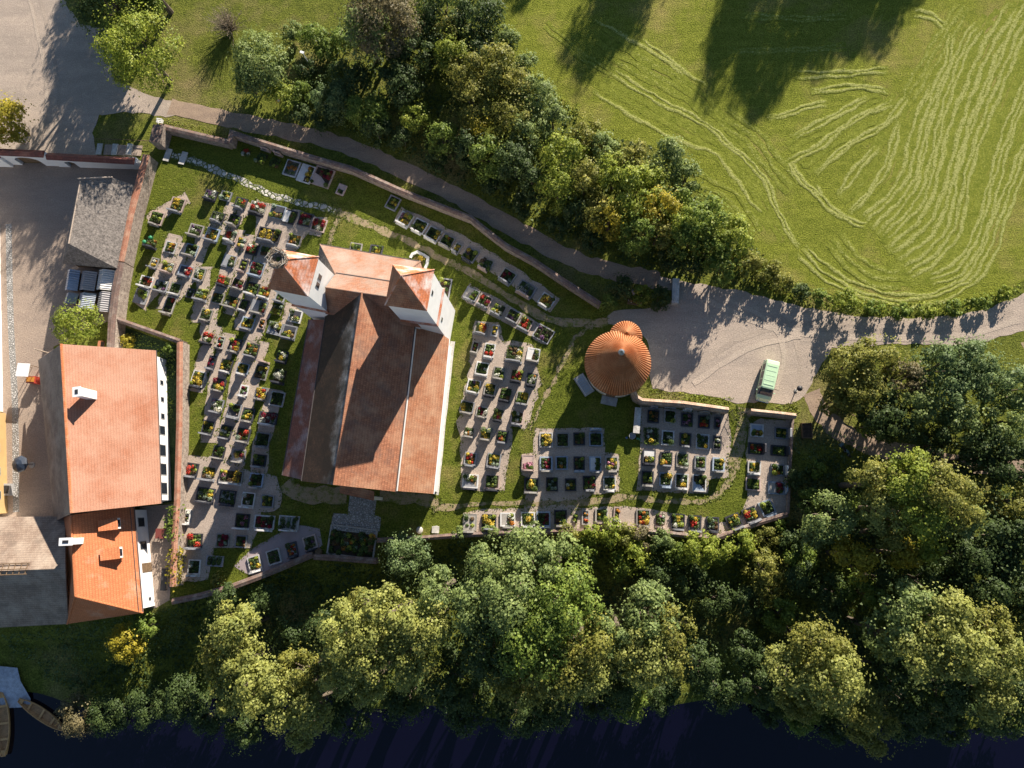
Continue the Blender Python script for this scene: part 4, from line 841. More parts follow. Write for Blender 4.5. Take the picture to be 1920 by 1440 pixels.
for gi, rec in enumerate(recs):
    px, py, wp, lp, ang, kb, hs, pl, rw = rec
    rng = np.random.default_rng(1000 + gi); rr = random.Random(gi)
    a = math.radians(ang); ca, sa = math.cos(a), math.sin(a)
    def at(u, v, z=.1): return G(px + u * ca - v * sa, py + u * sa + v * ca, z)     # u right, v down, in pixels
    c = at(0, 0, .12); U = at(wp / 2, 0, .12) - at(-wp / 2, 0, .12); Vv = at(0, lp / 2, .12) - at(0, -lp / 2, .12)
    W_, L_ = U.length, Vv.length; u = U.normalized(); v = Vector((u.y, -u.x, 0)); v = v if v.dot(Vv) > 0 else -v
    o, (rowname, end) = LAB[rec]
    kw = KERB[kb][0] + ' ' if kb in KERB else ('hedged ' if kb == 'H' else 'unframed ')
    fw = flowerwords(pl)
    lab = f"{kw}grave with {fw}, {o} from the {end} in {rowname}"
    if len(lab.split()) > 16: lab = f"{kw}grave, {fw}, {o} from {end} in {rowname}"
    if len(lab.split()) > 16: lab = f"{kw}grave, {fw.replace(' plants', '').replace('silver green', 'silver')}, {o} from {end}, {rowname.replace('the ', '')}"
    e = empty('grave', up(c, 0), lab, 'grave', 'graves of the churchyard')
    zt = .20 + .06 * rr.random(); t = .13 + .05 * rr.random(); zb = .02
    loc = lambda x, y, z: c + u * x + v * y + Vector((0, 0, z - c.z))
    if kb in KM:
        mb = MB()
        for sx in (-1, 1): mb.box(loc(sx * (W_ / 2 - t / 2), 0, zb), t, L_, zt, u)
        for sy in (-1, 1): mb.box(loc(0, sy * (L_ / 2 - t / 2), zb), W_ - 2 * t, t, zt - .004, u)
        mb.build('kerb', rr.choice(KV[kb]), e)
    elif kb == 'H':
        q = []
        for _ in range(260):
            s = rr.random() * 4; k_ = int(s); f_ = s - k_; h = .12
            x, y = ((-.5 + f_, -.5), (.5, -.5 + f_), (.5 - f_, .5), (-.5, .5 - f_))[k_]
            q.append(loc(x * (W_ - .2) + rr.uniform(-h, h), y * (L_ - .2) + rr.uniform(-h, h), .1 + rr.random() * .3))
        Vq, Fq = leafquads(np.array([tuple(x) for x in q]), np.tile((0, 0, 1.0), (260, 1)), .15, rng); mesh_obj('box_hedge', Vq, Fq, m_box, e)
    w_, l_ = W_ - 2 * t, L_ - 2 * t
    plate = None
    if pl[0] == 's' and len(pl) > 1 and pl[1].isupper(): plate = pl[1]; pl = pl[2:]
    # bed, slightly mounded
    n = 6; P = []; Fq = []
    for j in range(n + 1):
        for i in range(n + 1):
            x, y = i / n - .5, j / n - .5; P.append(tuple(loc(x * w_, y * l_, .13 + .09 * (1 - (2 * x) ** 2) * (1 - (2 * y) ** 2) + rr.uniform(-.012, .012))))
    for j in range(n):
        for i in range(n): Fq.append((j * (n + 1) + i, j * (n + 1) + i + 1, (j + 1) * (n + 1) + i + 1, (j + 1) * (n + 1) + i))
    mesh_obj('soil', P, Fq, PLATE['R'] if plate in ('R', 'M') else rr.choice(CHIPS) if rr.random() < .22 else m_soil, e, True)
    free = [(-.5, -.5, .5, .5)]
    if plate and plate not in 'RMS':
        if not pl: q = [(-.5, -.5), (.5, -.5), (.5, .5), (-.5, .5)]
        else:
            kind = gi % 3
            q = [[(-.5, -.5), (.5, -.5), (.5, -.05), (.1, .0), (-.2, .15), (-.5, .1)], [(-.5, -.5), (.0, -.5), (.15, -.1), (.0, .5), (-.5, .5)], [(-.5, .5), (-.5, -.1), (-.1, .0), (.25, .25), (.5, .5)]][kind]
            free = [[(-.45, .1, .5, .5)], [(.12, -.5, .5, .5)], [(-.3, -.5, .5, .0)]][kind]
        MB().prism([loc(x * w_, y * l_, 0) for x, y in q], .16, .245).build('stone_plate', PLATE[plate], e)
    # planting: one mesh per colour
    x0, y0, x1, y1 = free[0]; toks = list(pl)
    if len(toks) < 9: toks = (toks + [x.lower() if rr.random() < .5 else 'g' for x in toks] + ['g', 'b', 'l', 'g'])[:9 if W_ > 1.1 else 6]
    cells = max(2, math.ceil(math.sqrt(len(toks)))); spots = [((i + .5) / cells, (j + .5) / math.ceil(len(toks) / cells)) for j in range(math.ceil(len(toks) / cells)) for i in range(cells)]
    rr.shuffle(spots); acc = {}
    for tk, (sx, sy) in zip(toks, spots):
        big = tk.isupper(); k = tk.lower(); r = (.34 if big else .24) * rr.uniform(.8, 1.2) * min(1.25, max(.6, W_ / 1.5))
        x = (x0 + (x1 - x0) * sx) * (w_ - .15) + rr.uniform(-.09, .09); y = (y0 + (y1 - y0) * sy) * (l_ - .15) + rr.uniform(-.09, .09)
        h = r * rr.uniform(.8, 1.3); ctr = np.array(tuple(loc(x, y, .18))); leafy = k in 'gklsb'
        nn = int((120 if big else 70)); d = rot_dirs(nn, rng, .0); p = ctr + d * np.array((r, r, h)) * rng.uniform(.7, 1.05, nn)[:, None]
        acc.setdefault(k, []).append((p, d, (.15 if leafy else .13)))
        if not leafy:                                         # its own leaves under the blossom
            nn = 40; d = rot_dirs(nn, rng, -.1); p = ctr + d * np.array((r * 1.1, r * 1.1, h * .7))
            acc.setdefault('g', []).append((p, d, .11))
    for k, lst in acc.items():
        Vq, Fq = leafquads(np.concatenate([q[0] for q in lst]), np.concatenate([q[1] for q in lst]), lst[0][2], rng)
        fo = mesh_obj('leaves' if k in 'gksb' else 'flowers', Vq, Fq, FM[k], e)
        if k not in 'gk': fo['label'] = FL[k][0] + (' leaves' if k in 'sb' else ' flowers')
    # clipped shrubs at the corners
    if rr.random() < .38 and W_ > 1.1:
        for _ in range(rr.choice((1, 1, 2))):
            r = rr.uniform(.20, .36); ctr = np.array(tuple(loc(rr.choice((-1, 1)) * (w_ / 2 - r * .6), rr.choice((-.5, .5)) * (l_ - r), .15 + r * .8))); d = rot_dirs(130, rng, -.3)
            Vq, Fq = leafquads(ctr + d * np.array((r, r, r * rr.uniform(1, 1.7))) * rng.uniform(.85, 1.05, 130)[:, None], d, .13, rng); mesh_obj('shrub', Vq, Fq, rr.choice((FM['g'], m_box, m_box, FM['l'], FM['s'])), e)
    # small lamp or bowl
    if rr.random() < .6:
        p = loc(rr.uniform(-.35, .35) * w_, rr.uniform(.1, .4) * l_, .16)
        MB().lathe(p, [(.07, 0), (.085, .12), (.05, .2), (.02, .24)], 8).build('grave_lantern', KM[rr.choice('WDLP')], e)
    # headstone
    if hs != '-':
        side, mc = hs[0], hs[1]; sw = W_ * rr.uniform(.62, .92); sh = rr.uniform(.95, 1.4); th = rr.uniform(.15, .22); style = rr.randrange(4)
        if side == 'r': base, au, av = loc(W_ / 2 + th / 2 + .02, 0, 0), v, u; sw = L_ * .8
        else: base, au, av = loc(0, (L_ / 2 + th / 2 + .01) * (1 if side == 'b' else -1) - (0 if side == 'b' else .25), 0), u, v
        if style == 0: prof = [(-.5, 0), (.5, 0), (.5, .93), (.42, 1), (-.42, 1), (-.5, .93)]
        elif style == 1: prof = [(-.5, 0), (.5, 0), (.5, .78)] + [(.5 * math.cos(q), .78 + .22 * math.sin(q)) for q in np.linspace(0, math.pi, 11)[1:-1]] + [(-.5, .78)]
        elif style == 2: prof = [(-.5, 0), (.5, 0), (.5, .62), (.36, .70), (.30, .92), (.2, 1), (-.2, 1), (-.30, .92), (-.36, .70), (-.5, .62)]
        else: prof = [(-.5, 0), (.5, 0), (.5, .86), (.2, .95), (-.1, 1), (-.5, .90)]
        A = [base + au * (x * sw) - av * th / 2 + Vector((0, 0, z * sh)) for x, z in prof]; B = [q + av * th for q in A]; n = len(A)
        for q in A + B: q.z -= base.z - .02
        st = MB().add(A + B, [tuple(range(n))[::-1], tuple(range(n, 2 * n))] + [(i, (i + 1) % n, n + (i + 1) % n, n + i) for i in range(n)]).build('headstone', KM[mc], e)
        fb = base - av * (th / 2 + .012) * (1 if side == 'b' else -1); fb.z = .45 * sh
        MB().box(fb, sw * .5, .02, sh * .28, au).build('inscription_plate', KM['G' if mc in 'DB' else 'D'], st)
        MB().box(Vector((base.x, base.y, .02)), sw * 1.18, th * 1.8, .12, au).build('plinth', KM[mc], st)
        if rr.random() < .22:
            cr = MB(); b0 = Vector((base.x, base.y, sh)); cr.box(b0, .06, .06, .42, au); cr.box(b0 + Vector((0, 0, .22)), .28, .055, .06, au); cr.build('cross', m_dark, st)

# the big planted plot in front of the church
c = G(661, 1016, .1); u = (G(707, 1003, .1) - G(622, 992, .1)); W_ = u.length; u.normalize(); v = Vector((u.y, -u.x, 0)); L_ = 3.4
e = empty('memorial_bed', up(c, 0), 'big dark planted bed with white kerb below the cobbled church entrance', 'planting bed')
mb = MB()
for sx in (-1, 1): mb.box(c + u * sx * W_ / 2, .2, L_, .25, u)
for sy in (-1, 1): mb.box(c + v * sy * L_ / 2, W_ - .21, .2, .246, u)
mb.build('kerb', KM['L'], e); MB().box(c - v * (L_ / 2 - .35), W_ - .22, .45, .19, u).build('cobble_edging', m_cobble, e)
MB().box(c, W_ - .21, L_ - .21, .12, u).build('soil', m_soil, e)
rng = np.random.default_rng(77)
for k, n, zr in (('g', 26, .5), ('k', 22, .4), ('b', 10, .5), ('y', 4, .35), ('s', 5, .35), ('l', 5, .45), ('o', 4, .4)):
    P = []; D = []
    for i in range(n):
        ctr = np.array(tuple(c + u * rng.uniform(-.46, .46) * W_ + v * rng.uniform(-.3, .45 if k in 'gks' else .25) * L_)); ctr[2] = .2
        d = rot_dirs(110, rng, 0); P.append(ctr + d * np.array((.4, .4, zr)) * rng.uniform(.6, 1, 110)[:, None]); D.append(d)
    Vq, Fq = leafquads(np.concatenate(P), np.concatenate(D), .16, rng); mesh_obj('flowers' if k in 'yo' else 'leaves', Vq, Fq, FM[k], e)['label'] = FL[k][0] + ' planting'
# round beds at the church wall
e = empty('planting_bed', G(790, 492, 0), 'horseshoe bed with white kerb and yellow flowers behind the right tower', 'planting bed')
pts = [G(x, y, 0) for x, y in [(770, 484), (774, 477), (783, 473), (795, 479), (803, 484), (801, 496), (796, 508)]]
MB().ribbon(pts, .35, .02, .24).build('kerb', KM['W'], e)
Vq, Fq = leafquads(np.array([tuple(G(785 + rng.uniform(-9, 9), 490 + rng.uniform(-8, 12), rng.uniform(.1, .4))) for _ in range(160)]), np.tile((0, 0, 1.), (160, 1)), .16, rng); mesh_obj('leaves', Vq, Fq, FM['b'], e)
Vq, Fq = leafquads(np.array([tuple(G(790 + rng.normal(0, 2.5), 484 + rng.normal(0, 2.5), rng.uniform(.3, .6))) for _ in range(90)]), np.tile((0, 0, 1.), (90, 1)), .13, rng); mesh_obj('flowers', Vq, Fq, FM['y'], e)
# ------------------------------------------------------------------ trees
LEAF = {'yg': ('bright green', (.060, .085, .010), (.165, .195, .030), (.26, .25, .05)), 'mid': ('green', (.030, .055, .010), (.105, .140, .026), (.16, .18, .04)), 'dark': ('dark green', (.018, .034, .012), (.055, .080, .025), None),
        'olive': ('olive green', (.045, .055, .012), (.145, .145, .032), (.22, .19, .05)), 'sage': ('grey green', (.045, .065, .022), (.130, .165, .055), (.19, .22, .09)), 'willow': ('pale willow green', (.075, .085, .020), (.190, .200, .055), (.25, .25, .085)),
        'blue': ('bluish green', (.030, .055, .022), (.088, .122, .048), (.14, .17, .08)), 'yellow': ('yellowing', (.11, .11, .015), (.32, .27, .03), (.44, .34, .04)), 'brown': ('brownish', (.055, .048, .026), (.135, .115, .062), None)}
BR = {'dark': 1.4, 'yg': 1.55, 'yellow': 1.15, 'willow': 1.55, 'sage': 1.6, 'mid': 1.75, 'olive': 1.6, 'blue': 1.6, 'brown': 1.4}
LM = {k: leaf('leaf_' + k, *[_sub(q, BR[k] * 1.22) if q else None for q in v[1:]], trans=.42, soft=.35) for k, v in LEAF.items()}
m_bark = M('bark', (.16, .125, .09), .4, 3, 18, .95, .8)
AREA = {'a': 'by the gravel square at the upper left', 'b': 'in the shaded thicket above the lane', 'c': 'in the left half of the meadow hedge', 'm': 'in the right half of the meadow hedge', 'd': 'in the low hedge along the meadow corner',
        'e': 'in the clump below the gravel road', 'f': 'in the sunlit group right of the graves', 'g': 'in the dark wood at the right edge', 'h': 'among the big trees below the church',  # clump e and wood g include trees added to darken lane and bank
        'i': 'on the river bank at lower left', 'j': 'along the lower churchyard wall', 'k': 'by the courtyard sheds', 'q': 'on the river bank at lower right', 'z': 'beyond the upper edge of the meadow'}
TR = """268 98 76 13 yg a;212 4 74 15 dark a;165 -40 60 15 dark a;262 -50 66 15 mid a;18 226 46 7 yellow a;420 38 44 4.5 brown a;492 116 60 6.5 sage a;470 160 34 4 sage a;532 182 34 3.5 yg a;560 175 26 3 mid a;585 74 32 3.5 mid b;612 98 26 3 mid b;545 62 24 2.5 sage b;640 82 32 3.5 mid b
715 42 76 12 brown b;690 70 50 10 sage b;618 185 42 5 blue b;690 212 44 5 mid b;655 150 44 5 dark b;755 165 46 6 dark b;778 222 32 4.5 yg b;835 20 56 8 dark b;900 40 52 7.5 dark b;905 95 40 6 dark b;795 95 46 7 dark b;560 215 24 2.5 dark b;610 225 30 3 dark b;705 245 36 4 dark b;735 120 42 6 dark b;640 200 36 4 blue b;575 130 24 3 dark b;840 60 40 6 olive b
855 100 40 6 yg c;870 140 44 6.5 olive c;930 140 52 7 olive c;888 200 44 6 olive c;962 165 40 6 olive c;960 220 46 6 olive c;1005 185 42 5.5 sage c;995 250 42 5.5 sage c;1035 225 36 5 sage c;830 265 36 4.5 mid c;880 280 36 5 dark c;920 300 44 5.5 mid c;905 245 34 5 yellow c;965 310 44 6 dark c;1058 298 50 6.5 yg c;1045 355 44 6 yg c;1000 350 36 5 dark c;1100 258 40 5 olive c;1132 282 34 5 sage c;1150 330 44 6 yg c;1095 340 40 6 olive c;1250 305 46 6 sage c;1285 335 34 5 sage c;1192 365 56 7.5 yg c;1238 395 42 7 yellow c;1142 415 36 6.5 yellow c;1195 440 42 6.5 mid c;1120 400 34 5 olive c;1080 395 30 4.5 dark c;1322 412 44 7 mid c;1372 448 48 5.9 yg c;1350 500 38 4.8 mid c;1275 455 34 5.5 mid c;1260 480 30 4 dark c;1395 490 32 3.2 olive c;1185 305 40 5.5 olive c;1220 340 36 6 yg c;1270 385 34 5.5 mid c;1300 440 40 6.4 mid c;1338 445 40 6 yg c;1275 425 40 6.4 yg c;1232 440 40 5.6 olive c;1330 470 36 5.4 mid c
930 345 28 3 dark c;985 385 28 3 dark c;1050 425 28 3.2 dark c;1110 450 26 3 dark c;1300 500 30 3.2 dark c;820 305 26 3 dark c;755 262 28 3.2 dark c;950 75 28 3 sage c;985 120 28 3 sage c
1435 505 30 2.4 olive d;1465 530 26 2.0 olive d;1500 548 22 2.0 dark d;1540 558 20 1.8 mid d;1590 570 32 3.4 yg d;1640 578 20 1.5 mid d;1690 584 20 1.5 mid d;1740 584 20 1.5 yg d;1790 578 20 1.5 mid d;1840 566 20 1.5 mid d;1885 550 18 1.4 yg d
1590 690 48 6.5 olive e;1640 680 54 7.5 olive e;1685 715 42 6.5 brown e;1620 735 44 6 olive e;1755 690 56 7.5 blue e;1810 680 52 7.5 blue e;1850 715 52 8 blue e;1770 745 52 7.5 blue e;1715 765 42 6.5 sage e;1800 800 48 7 sage e;1895 730 46 7.5 sage e;1880 790 48 8 sage e;1845 840 46 7 dark e;1905 860 46 8 dark e;1600 770 26 3 dark e;1625 800 22 2.5 yg e;1680 800 42 5 dark e;1745 835 42 5 dark e;1560 755 28 3 olive e;1810 860 42 5 dark e;1600 735 42 7.5 olive e;1650 790 40 6.5 dark e;1650 745 34 5 dark e
1640 905 52 11 olive f;1700 895 56 13 yg f;1755 915 60 13.5 olive f;1660 955 50 11 willow f;1725 965 60 12.5 yg f;1795 945 52 12 olive f;1555 970 50 9 sage f;1530 1000 36 7 sage f;1598 1045 46 9 yellow f;1690 1040 36 8 yellow f;1745 1035 34 8 yg f;1620 1000 36 7 dark f;1800 970 44 10 sage f;1670 1000 40 9 olive f
1850 1010 70 9 dark g;1890 940 52 9 olive g;1830 1090 70 9.5 dark g;1900 1100 70 10 dark g;1770 1090 50 8 dark g;1930 1010 60 10 dark g;1500 1085 40 6 dark g;1560 1110 40 6 dark g;1480 1020 34 4 dark g;1520 940 26 3 mid g;1490 900 22 2 dark g;1560 1170 46 8 dark g;1610 1110 44 8 mid g;1640 1080 40 8 dark g;1720 1085 46 8 dark g;1800 1040 50 10 dark g;1900 1010 50 11 dark g;1860 880 44 9 dark g;1820 1150 46 9 dark g;1900 1160 46 9 olive g;1460 1150 40 6 mid g;1440 1100 36 6 olive g;1500 1050 34 5 mid g;1580 1000 30 6 dark g;1590 940 26 4 mid g;1530 880 20 2 mid g;1400 1130 36 5 dark g;1340 1120 40 5 dark g
1705 1150 62 13 sage q;1760 1160 66 14 willow q;1665 1190 50 12 sage q;1720 1220 72 14 willow q;1800 1220 70 14 willow q;1850 1170 46 11 olive q;1880 1230 56 12 willow q;1780 1290 56 11 dark q;1850 1300 60 11 willow q;1530 1210 60 13 olive q;1480 1260 56 12 willow q;1560 1270 70 14 willow q;1600 1320 60 11 olive q;1640 1370 50 9 olive q;1500 1310 48 10 olive q;1350 1290 46 6 dark q;1310 1240 44 6 dark q;1400 1220 40 6 dark q;1925 1310 50 10 dark q;1700 1310 46 8 dark q;1660 1260 48 9 dark q;1420 1290 40 7 dark q;1870 1340 46 8 dark q;1740 1340 44 7 dark q;1580 1200 40 8 dark q;1500 1352 34 3.5 mid q;1560 1372 34 3.5 dark q;1700 1362 36 4 dark q;1780 1366 36 4 dark q;1850 1350 36 4 dark q;1900 1340 36 4 mid q;1440 1330 34 3.5 dark q
985 1045 62 14 sage h;1045 1060 60 15 sage h;925 1070 56 14 sage h;960 1120 80 17 sage h;1050 1130 80 17 mid h;900 1140 62 15 sage h;1000 1190 82 17 mid h;1090 1200 62 15 olive h;920 1210 66 15 dark h;1040 1255 70 15 olive h;1100 1260 54 13 willow h;970 1280 60 12 olive h;1215 1150 60 13 sage h;1255 1180 50 12 olive h;1205 1220 66 13 willow h;1250 1240 46 11 olive h;1160 1180 46 12 sage h;820 1110 50 13 sage h;800 1170 60 14 willow h;720 1160 66 15 willow h;650 1185 62 15 willow h;690 1220 62 14 willow h;760 1230 62 13 willow h;640 1250 50 12 willow h;690 1280 44 11 willow h;840 1270 60 10 dark h;760 1310 50 7 dark h;880 1320 56 7 dark h;1040 1320 50 7 dark h;960 1340 40 6 dark h;1160 1270 50 8 dark h;672 1135 34 11 olive h;1120 1318 38 4 dark h;1155 1300 40 5 dark h;1180 1318 38 4 mid h;1240 1302 38 4 dark h;1000 1345 38 4 dark h
440 1180 54 11 willow i;415 1230 46 9 olive i;460 1240 48 10 willow i;490 1290 60 12 willow i;560 1260 48 11 olive i;540 1310 62 12 willow i;580 1330 50 11 willow i;560 1375 34 8 willow i;430 1300 42 9 willow i;240 1205 38 4.5 yellow i;275 1175 24 3.5 mid i;150 1340 44 3.5 brown i;210 1335 44 3.5 dark i;280 1325 46 4 dark i;340 1310 46 4.5 dark i;400 1340 44 5 dark i;460 1370 44 5 dark i;660 1330 54 7 dark i;610 1180 40 7 dark i;545 1190 40 6 dark i;500 1130 34 4 dark i;420 1120 28 3 dark i
762 1042 50 8 blue j;1062 1000 26 3 olive j;1110 1002 24 3 yg j;1145 998 30 3.5 yg j;1175 1005 26 3 olive j;1205 1010 24 2.5 brown j;1240 1015 26 3 sage j;1310 1030 38 5 yg j;1270 1040 26 4 mid j;1190 1045 36 5 yg j;1160 1060 30 4 mid j;1350 1030 30 4 yg j;1390 1020 32 4 yg j;1430 1065 38 6.5 olive j;1440 1010 28 3.5 olive j;1090 1040 30 5 mid j;1230 1075 40 4 dark j;1290 1090 40 4 dark j;920 1000 18 1.6 sage j;862 1002 16 1.5 sage j;1005 990 14 1.2 sage j;410 1085 14 1.5 olive j;1465 985 14 1.5 mid j
146 606 44 5.5 yg k;238 640 15 1.8 yellow k;318 655 14 2 mid k;100 700 3 1 mid k;1140 570 22 2.5 mid l;1165 540 30 3.5 dark l;1205 552 22 2.2 yg l;1235 560 26 2.4 dark l;1430 812 3 1 mid l"""
AREA['l'] = 'in the little plot above the round chapel'
tl = []
for s in TR.replace('\n', ';').split(';'):
    t = s.split(); x, y, r, h, sp, ar = float(t[0]), float(t[1]), float(t[2]), float(t[3]), t[4], t[5]
    if ar == 'c' and x > 1060: ar = 'm'
    if r > 5: tl.append((x, y, r, h, sp, ar))
# trees standing north of the picture; their long shadows reach into it: (pixel of the shadow's tip, height, radius in m)
def shadowfoot(px, py, h):
    L = h / math.tan(SUN_EL); p = G(px, py, 0); return p + Vector((math.sin(SUN_AZ), math.cos(SUN_AZ), 0)) * L
OUT = [(1075, 165, 19, 5.0), (1125, 120, 17, 4.5), (960, 25, 14, 4.0), (905, 10, 16, 5), (840, -40, 17, 6), (1330, 200, 19, 4.2), (1395, 222, 20, 4.4), (1450, 160, 19, 4.5), (1520, 145, 19, 4.5), (1600, 135, 18, 3.6), (1640, 60, 17, 4.2), (1560, 70, 20, 5), (1690, 25, 17, 4.0), (1480, 60, 20, 5), (1345, 110, 20, 4.5), (690, 40, 18, 5.5), (80, 150, 13, 4.2), (120, 180, 14, 5.0), (95, 250, 15, 4.5), (150, 230, 14, 4.5)]
def crown(c, R, Rv, sp, seed, lf, full=False):
    rng = np.random.default_rng(seed)
    nl = int(9 + R * 4.2); lr = R * rng.uniform(.20, .36, nl)
    d = rot_dirs(nl, rng, -.55 if full else -.35); rad = rng.uniform(.35, 1.0, nl) ** .5
    ctr = d * rad[:, None] * (R - lr * .75)[:, None]; ctr[:, 2] *= Rv / R
    n = int(21 * R * R / lf ** 2 * 1.0 * (.6 + .4 * max(1, Rv / R))); wgt = lr ** 2 / (lr ** 2).sum(); ix = rng.choice(nl, n, p=wgt)
    dd = rot_dirs(n, rng, -.5); rr_ = rng.uniform(.62, 1.06, n) ** .8
    ph = rng.uniform(0, 6, 3); wob = 1 + .14 * np.sin(dd[:, 0] * 6 + ph[0] + ix) * np.sin(dd[:, 1] * 7 + ph[1] - ix)
    p = ctr[ix] + dd * (lr[ix] * rr_ * wob)[:, None]
    nb = int(n * .05); br = rot_dirs(nb, rng, -.2) * (R * rng.uniform(.9, 1.1, nb))[:, None]; br[:, 2] *= Rv / R   # stray twigs beyond the outline
    p = np.concatenate([p, br]); dd = np.concatenate([dd, br / (np.linalg.norm(br, axis=1)[:, None])])
    k = len(p); V_, F_ = leafquads(p + np.array(tuple(c)), dd + np.array((0, 0, .35)), lf, rng)
    return V_, F_, ctr + np.array(tuple(c))
def tree(x, y, rp, h, sp, label, seed, foot=None, Rm=None, area='-', group=None):
    bush = h < 4.2
    if area in 'cm' and h > 4: h *= 1.22
    elif area in 'fhiq': h += 1.5
    R = Rm or rp * mpp(x, y, h * .6)
    full = bush or (area in 'abcdegjklm' and h < 16)
    if area == 'e': h += 2
    Rv = .5 * h if full else min(.43 * h, R * 1.15)
    g = 0.0
    for _ in range(2):
        c = foot + Vector((0, 0, h - Rv)) if foot is not None else G(x, y, g + h - Rv)
        g = gh(c.x, c.y)
    c.z = g + h - Rv
    e = empty(('bush' if bush else 'tree'), (c.x, c.y, g), label, 'bush' if bush else 'tree', group)
    lf = .21 if bush else (.23 if R < 3.2 else .27)
    if label.startswith('bare'):                          # leafless: nothing but thin branches
        rr = random.Random(seed); mb = MB(); b = Vector((c.x, c.y, g))
        for i in range(230):
            d = Vector((rr.gauss(0, 1), rr.gauss(0, 1), rr.uniform(.5, 2.2))).normalized(); L_ = R * rr.uniform(.6, 1.15)
            p1 = b + d * L_ * .5 + Vector((0, 0, .3)); p2 = b + d * L_ + Vector((rr.uniform(-.4, .4), rr.uniform(-.4, .4), .2))
            mb.tube([b + d * .1, p1, p2], [.03, .02, .008], 4, False)
            for _ in range(3):
                q = p1.lerp(p2, rr.random()); mb.tube([q, q + Vector((rr.uniform(-.6, .6), rr.uniform(-.6, .6), rr.uniform(0, .4)))], [.014, .006], 3, False)
        mb.build('branches', M('dry_twigs', (.30, .24, .17), .3, 3, 20, .9, .3), e); return e
    V_, F_, ctr = crown(c, R, Rv, sp, seed, lf, full); mesh_obj('crown', V_, F_, LM[sp], e)
    rr = random.Random(seed); b = Vector((c.x, c.y, g - .1)); tr_ = max(.05, .028 * h)
    MB().tube([b, b.lerp(c, .5) + Vector((rr.uniform(-.2, .2), rr.uniform(-.2, .2), 0)), c], [tr_, tr_ * .75, tr_ * .4], 8).build('trunk', m_bark, e)
    if not bush:
        for q in ctr[:5]:
            q = Vector(q); s = b.lerp(c, rr.uniform(.45, .85)); MB().tube([s, s.lerp(q, .5) + Vector((0, 0, -.2)), q], [tr_ * .4, tr_ * .28, tr_ * .1], 6).build('limb', m_bark, e)
    return e
byar = {}
for t in tl: byar.setdefault(t[5], []).append(t)
def ordn(i): return ORD[i] if i < 20 else ['twenty-first', 'twenty-second', 'twenty-third', 'twenty-fourth', 'twenty-fifth', 'twenty-sixth', 'twenty-seventh', 'twenty-eighth', 'twenty-ninth', 'thirtieth', 'thirty-first', 'thirty-second', 'thirty-third', 'thirty-fourth', 'thirty-fifth', 'thirty-sixth', 'thirty-seventh', 'thirty-eighth', 'thirty-ninth', 'fortieth', 'forty-first', 'forty-second', 'forty-third', 'forty-fourth', 'forty-fifth', 'forty-sixth', 'forty-seventh', 'forty-eighth', 'forty-ninth', 'fiftieth'][i - 20]
for ar, L in byar.items():
    L.sort()
    for i, (x, y, r, h, sp, _) in enumerate(L):
        if sp == 'brown' and ar == 'a':
            lab = 'bare grey brown bush on the grass at the top left'
        else:
            lab = f"{LEAF[sp][0]} {'bush' if h < 4.2 else 'tree'}, {ordn(i)} from the left {AREA[ar]}"
        tree(x, y, r, h, sp, lab, int(x * 7 + y), area=ar, group='trees and bushes ' + AREA[ar])
for i, (px, py, h, R) in enumerate(OUT):
    tree(0, 0, 1, h, 'mid', f"tall tree, {ordn(i)} of those beyond the upper edge, shading the {'gravel square' if px < 200 else 'meadow'}", 900 + i, shadowfoot(px, py, h * .97), R, group='trees beyond the upper edge')

# low growth that nobody could count
def scatter(name, polys, dens, size, mat, zlo, zhi, seed, clump=1.0):
    rng = np.random.default_rng(seed); PP = []
    for poly in polys:
        W = np.array([tuple(G(x, y, 0))[:2] for x, y in poly]); lo, hi = W.min(0), W.max(0); n = int(dens * np.prod(hi - lo)); p = rng.uniform(lo, hi, (n, 2))
        ins = np.zeros(n, bool); j = len(W) - 1
        for i in range(len(W)):
            a, b = W[i], W[j]; cnd = ((a[1] > p[:, 1]) != (b[1] > p[:, 1])) & (p[:, 0] < (b[0] - a[0]) * (p[:, 1] - a[1]) / (b[1] - a[1] + 1e-9) + a[0]); ins ^= cnd; j = i
        p = p[ins]
        f = np.sin(p[:, 0] * .9 + 1.3 * np.sin(p[:, 1] * .7)) + np.sin(p[:, 1] * 1.1 + np.sin(p[:, 0] * .6)) + rng.normal(0, .6, len(p)); p = p[f > -clump]; f = f[f > -clump]
        z = np.array([gh(*v) for v in p]) + rng.uniform(zlo, zhi, len(p)) * np.clip(.5 + .3 * f, .15, 1.2)
        PP.append(np.column_stack([p, z]))
    PP = np.concatenate(PP); n_ = rng.normal(0, .5, PP.shape); n_[:, 2] += 1
    V_, F_ = leafquads(PP, n_, size, rng); return tag(mesh_obj(name, V_, F_, mat), kind='stuff')
scatter('undergrowth', [[(330, 1130), (590, 1055), (710, 1060), (860, 1015), (1340, 1020), (1480, 975), (1500, 860), (1560, 850), (1620, 880), (1920, 900), (1990, 1360), (1650, 1350), (1300, 1310), (900, 1340), (600, 1380), (350, 1330), (120, 1340), (110, 1280), (330, 1200)]], 12, .36, LM['dark'], .05, 1.0, 11, 1.0)
scatter('undergrowth', [[(560, 100), (700, 0), (900, 0), (1000, 170), (1100, 250), (1250, 280), (1400, 440), (1480, 545), (1400, 545), (1290, 525), (1150, 488), (1000, 425), (840, 335), (680, 256), (560, 225)]], 8, .36, LM['dark'], .05, .8, 12, .9)
scatter('rough_grass_tufts', [[(1495, 790), (1560, 800), (1640, 850), (1640, 900), (1560, 960), (1490, 990), (1484, 900)], [(0, 1190), (130, 1175), (330, 1140), (330, 1220), (120, 1300), (60, 1280), (50, 1245), (0, 1240)]], 14, .26, LM['blue'], .03, .3, 13, 1.2)
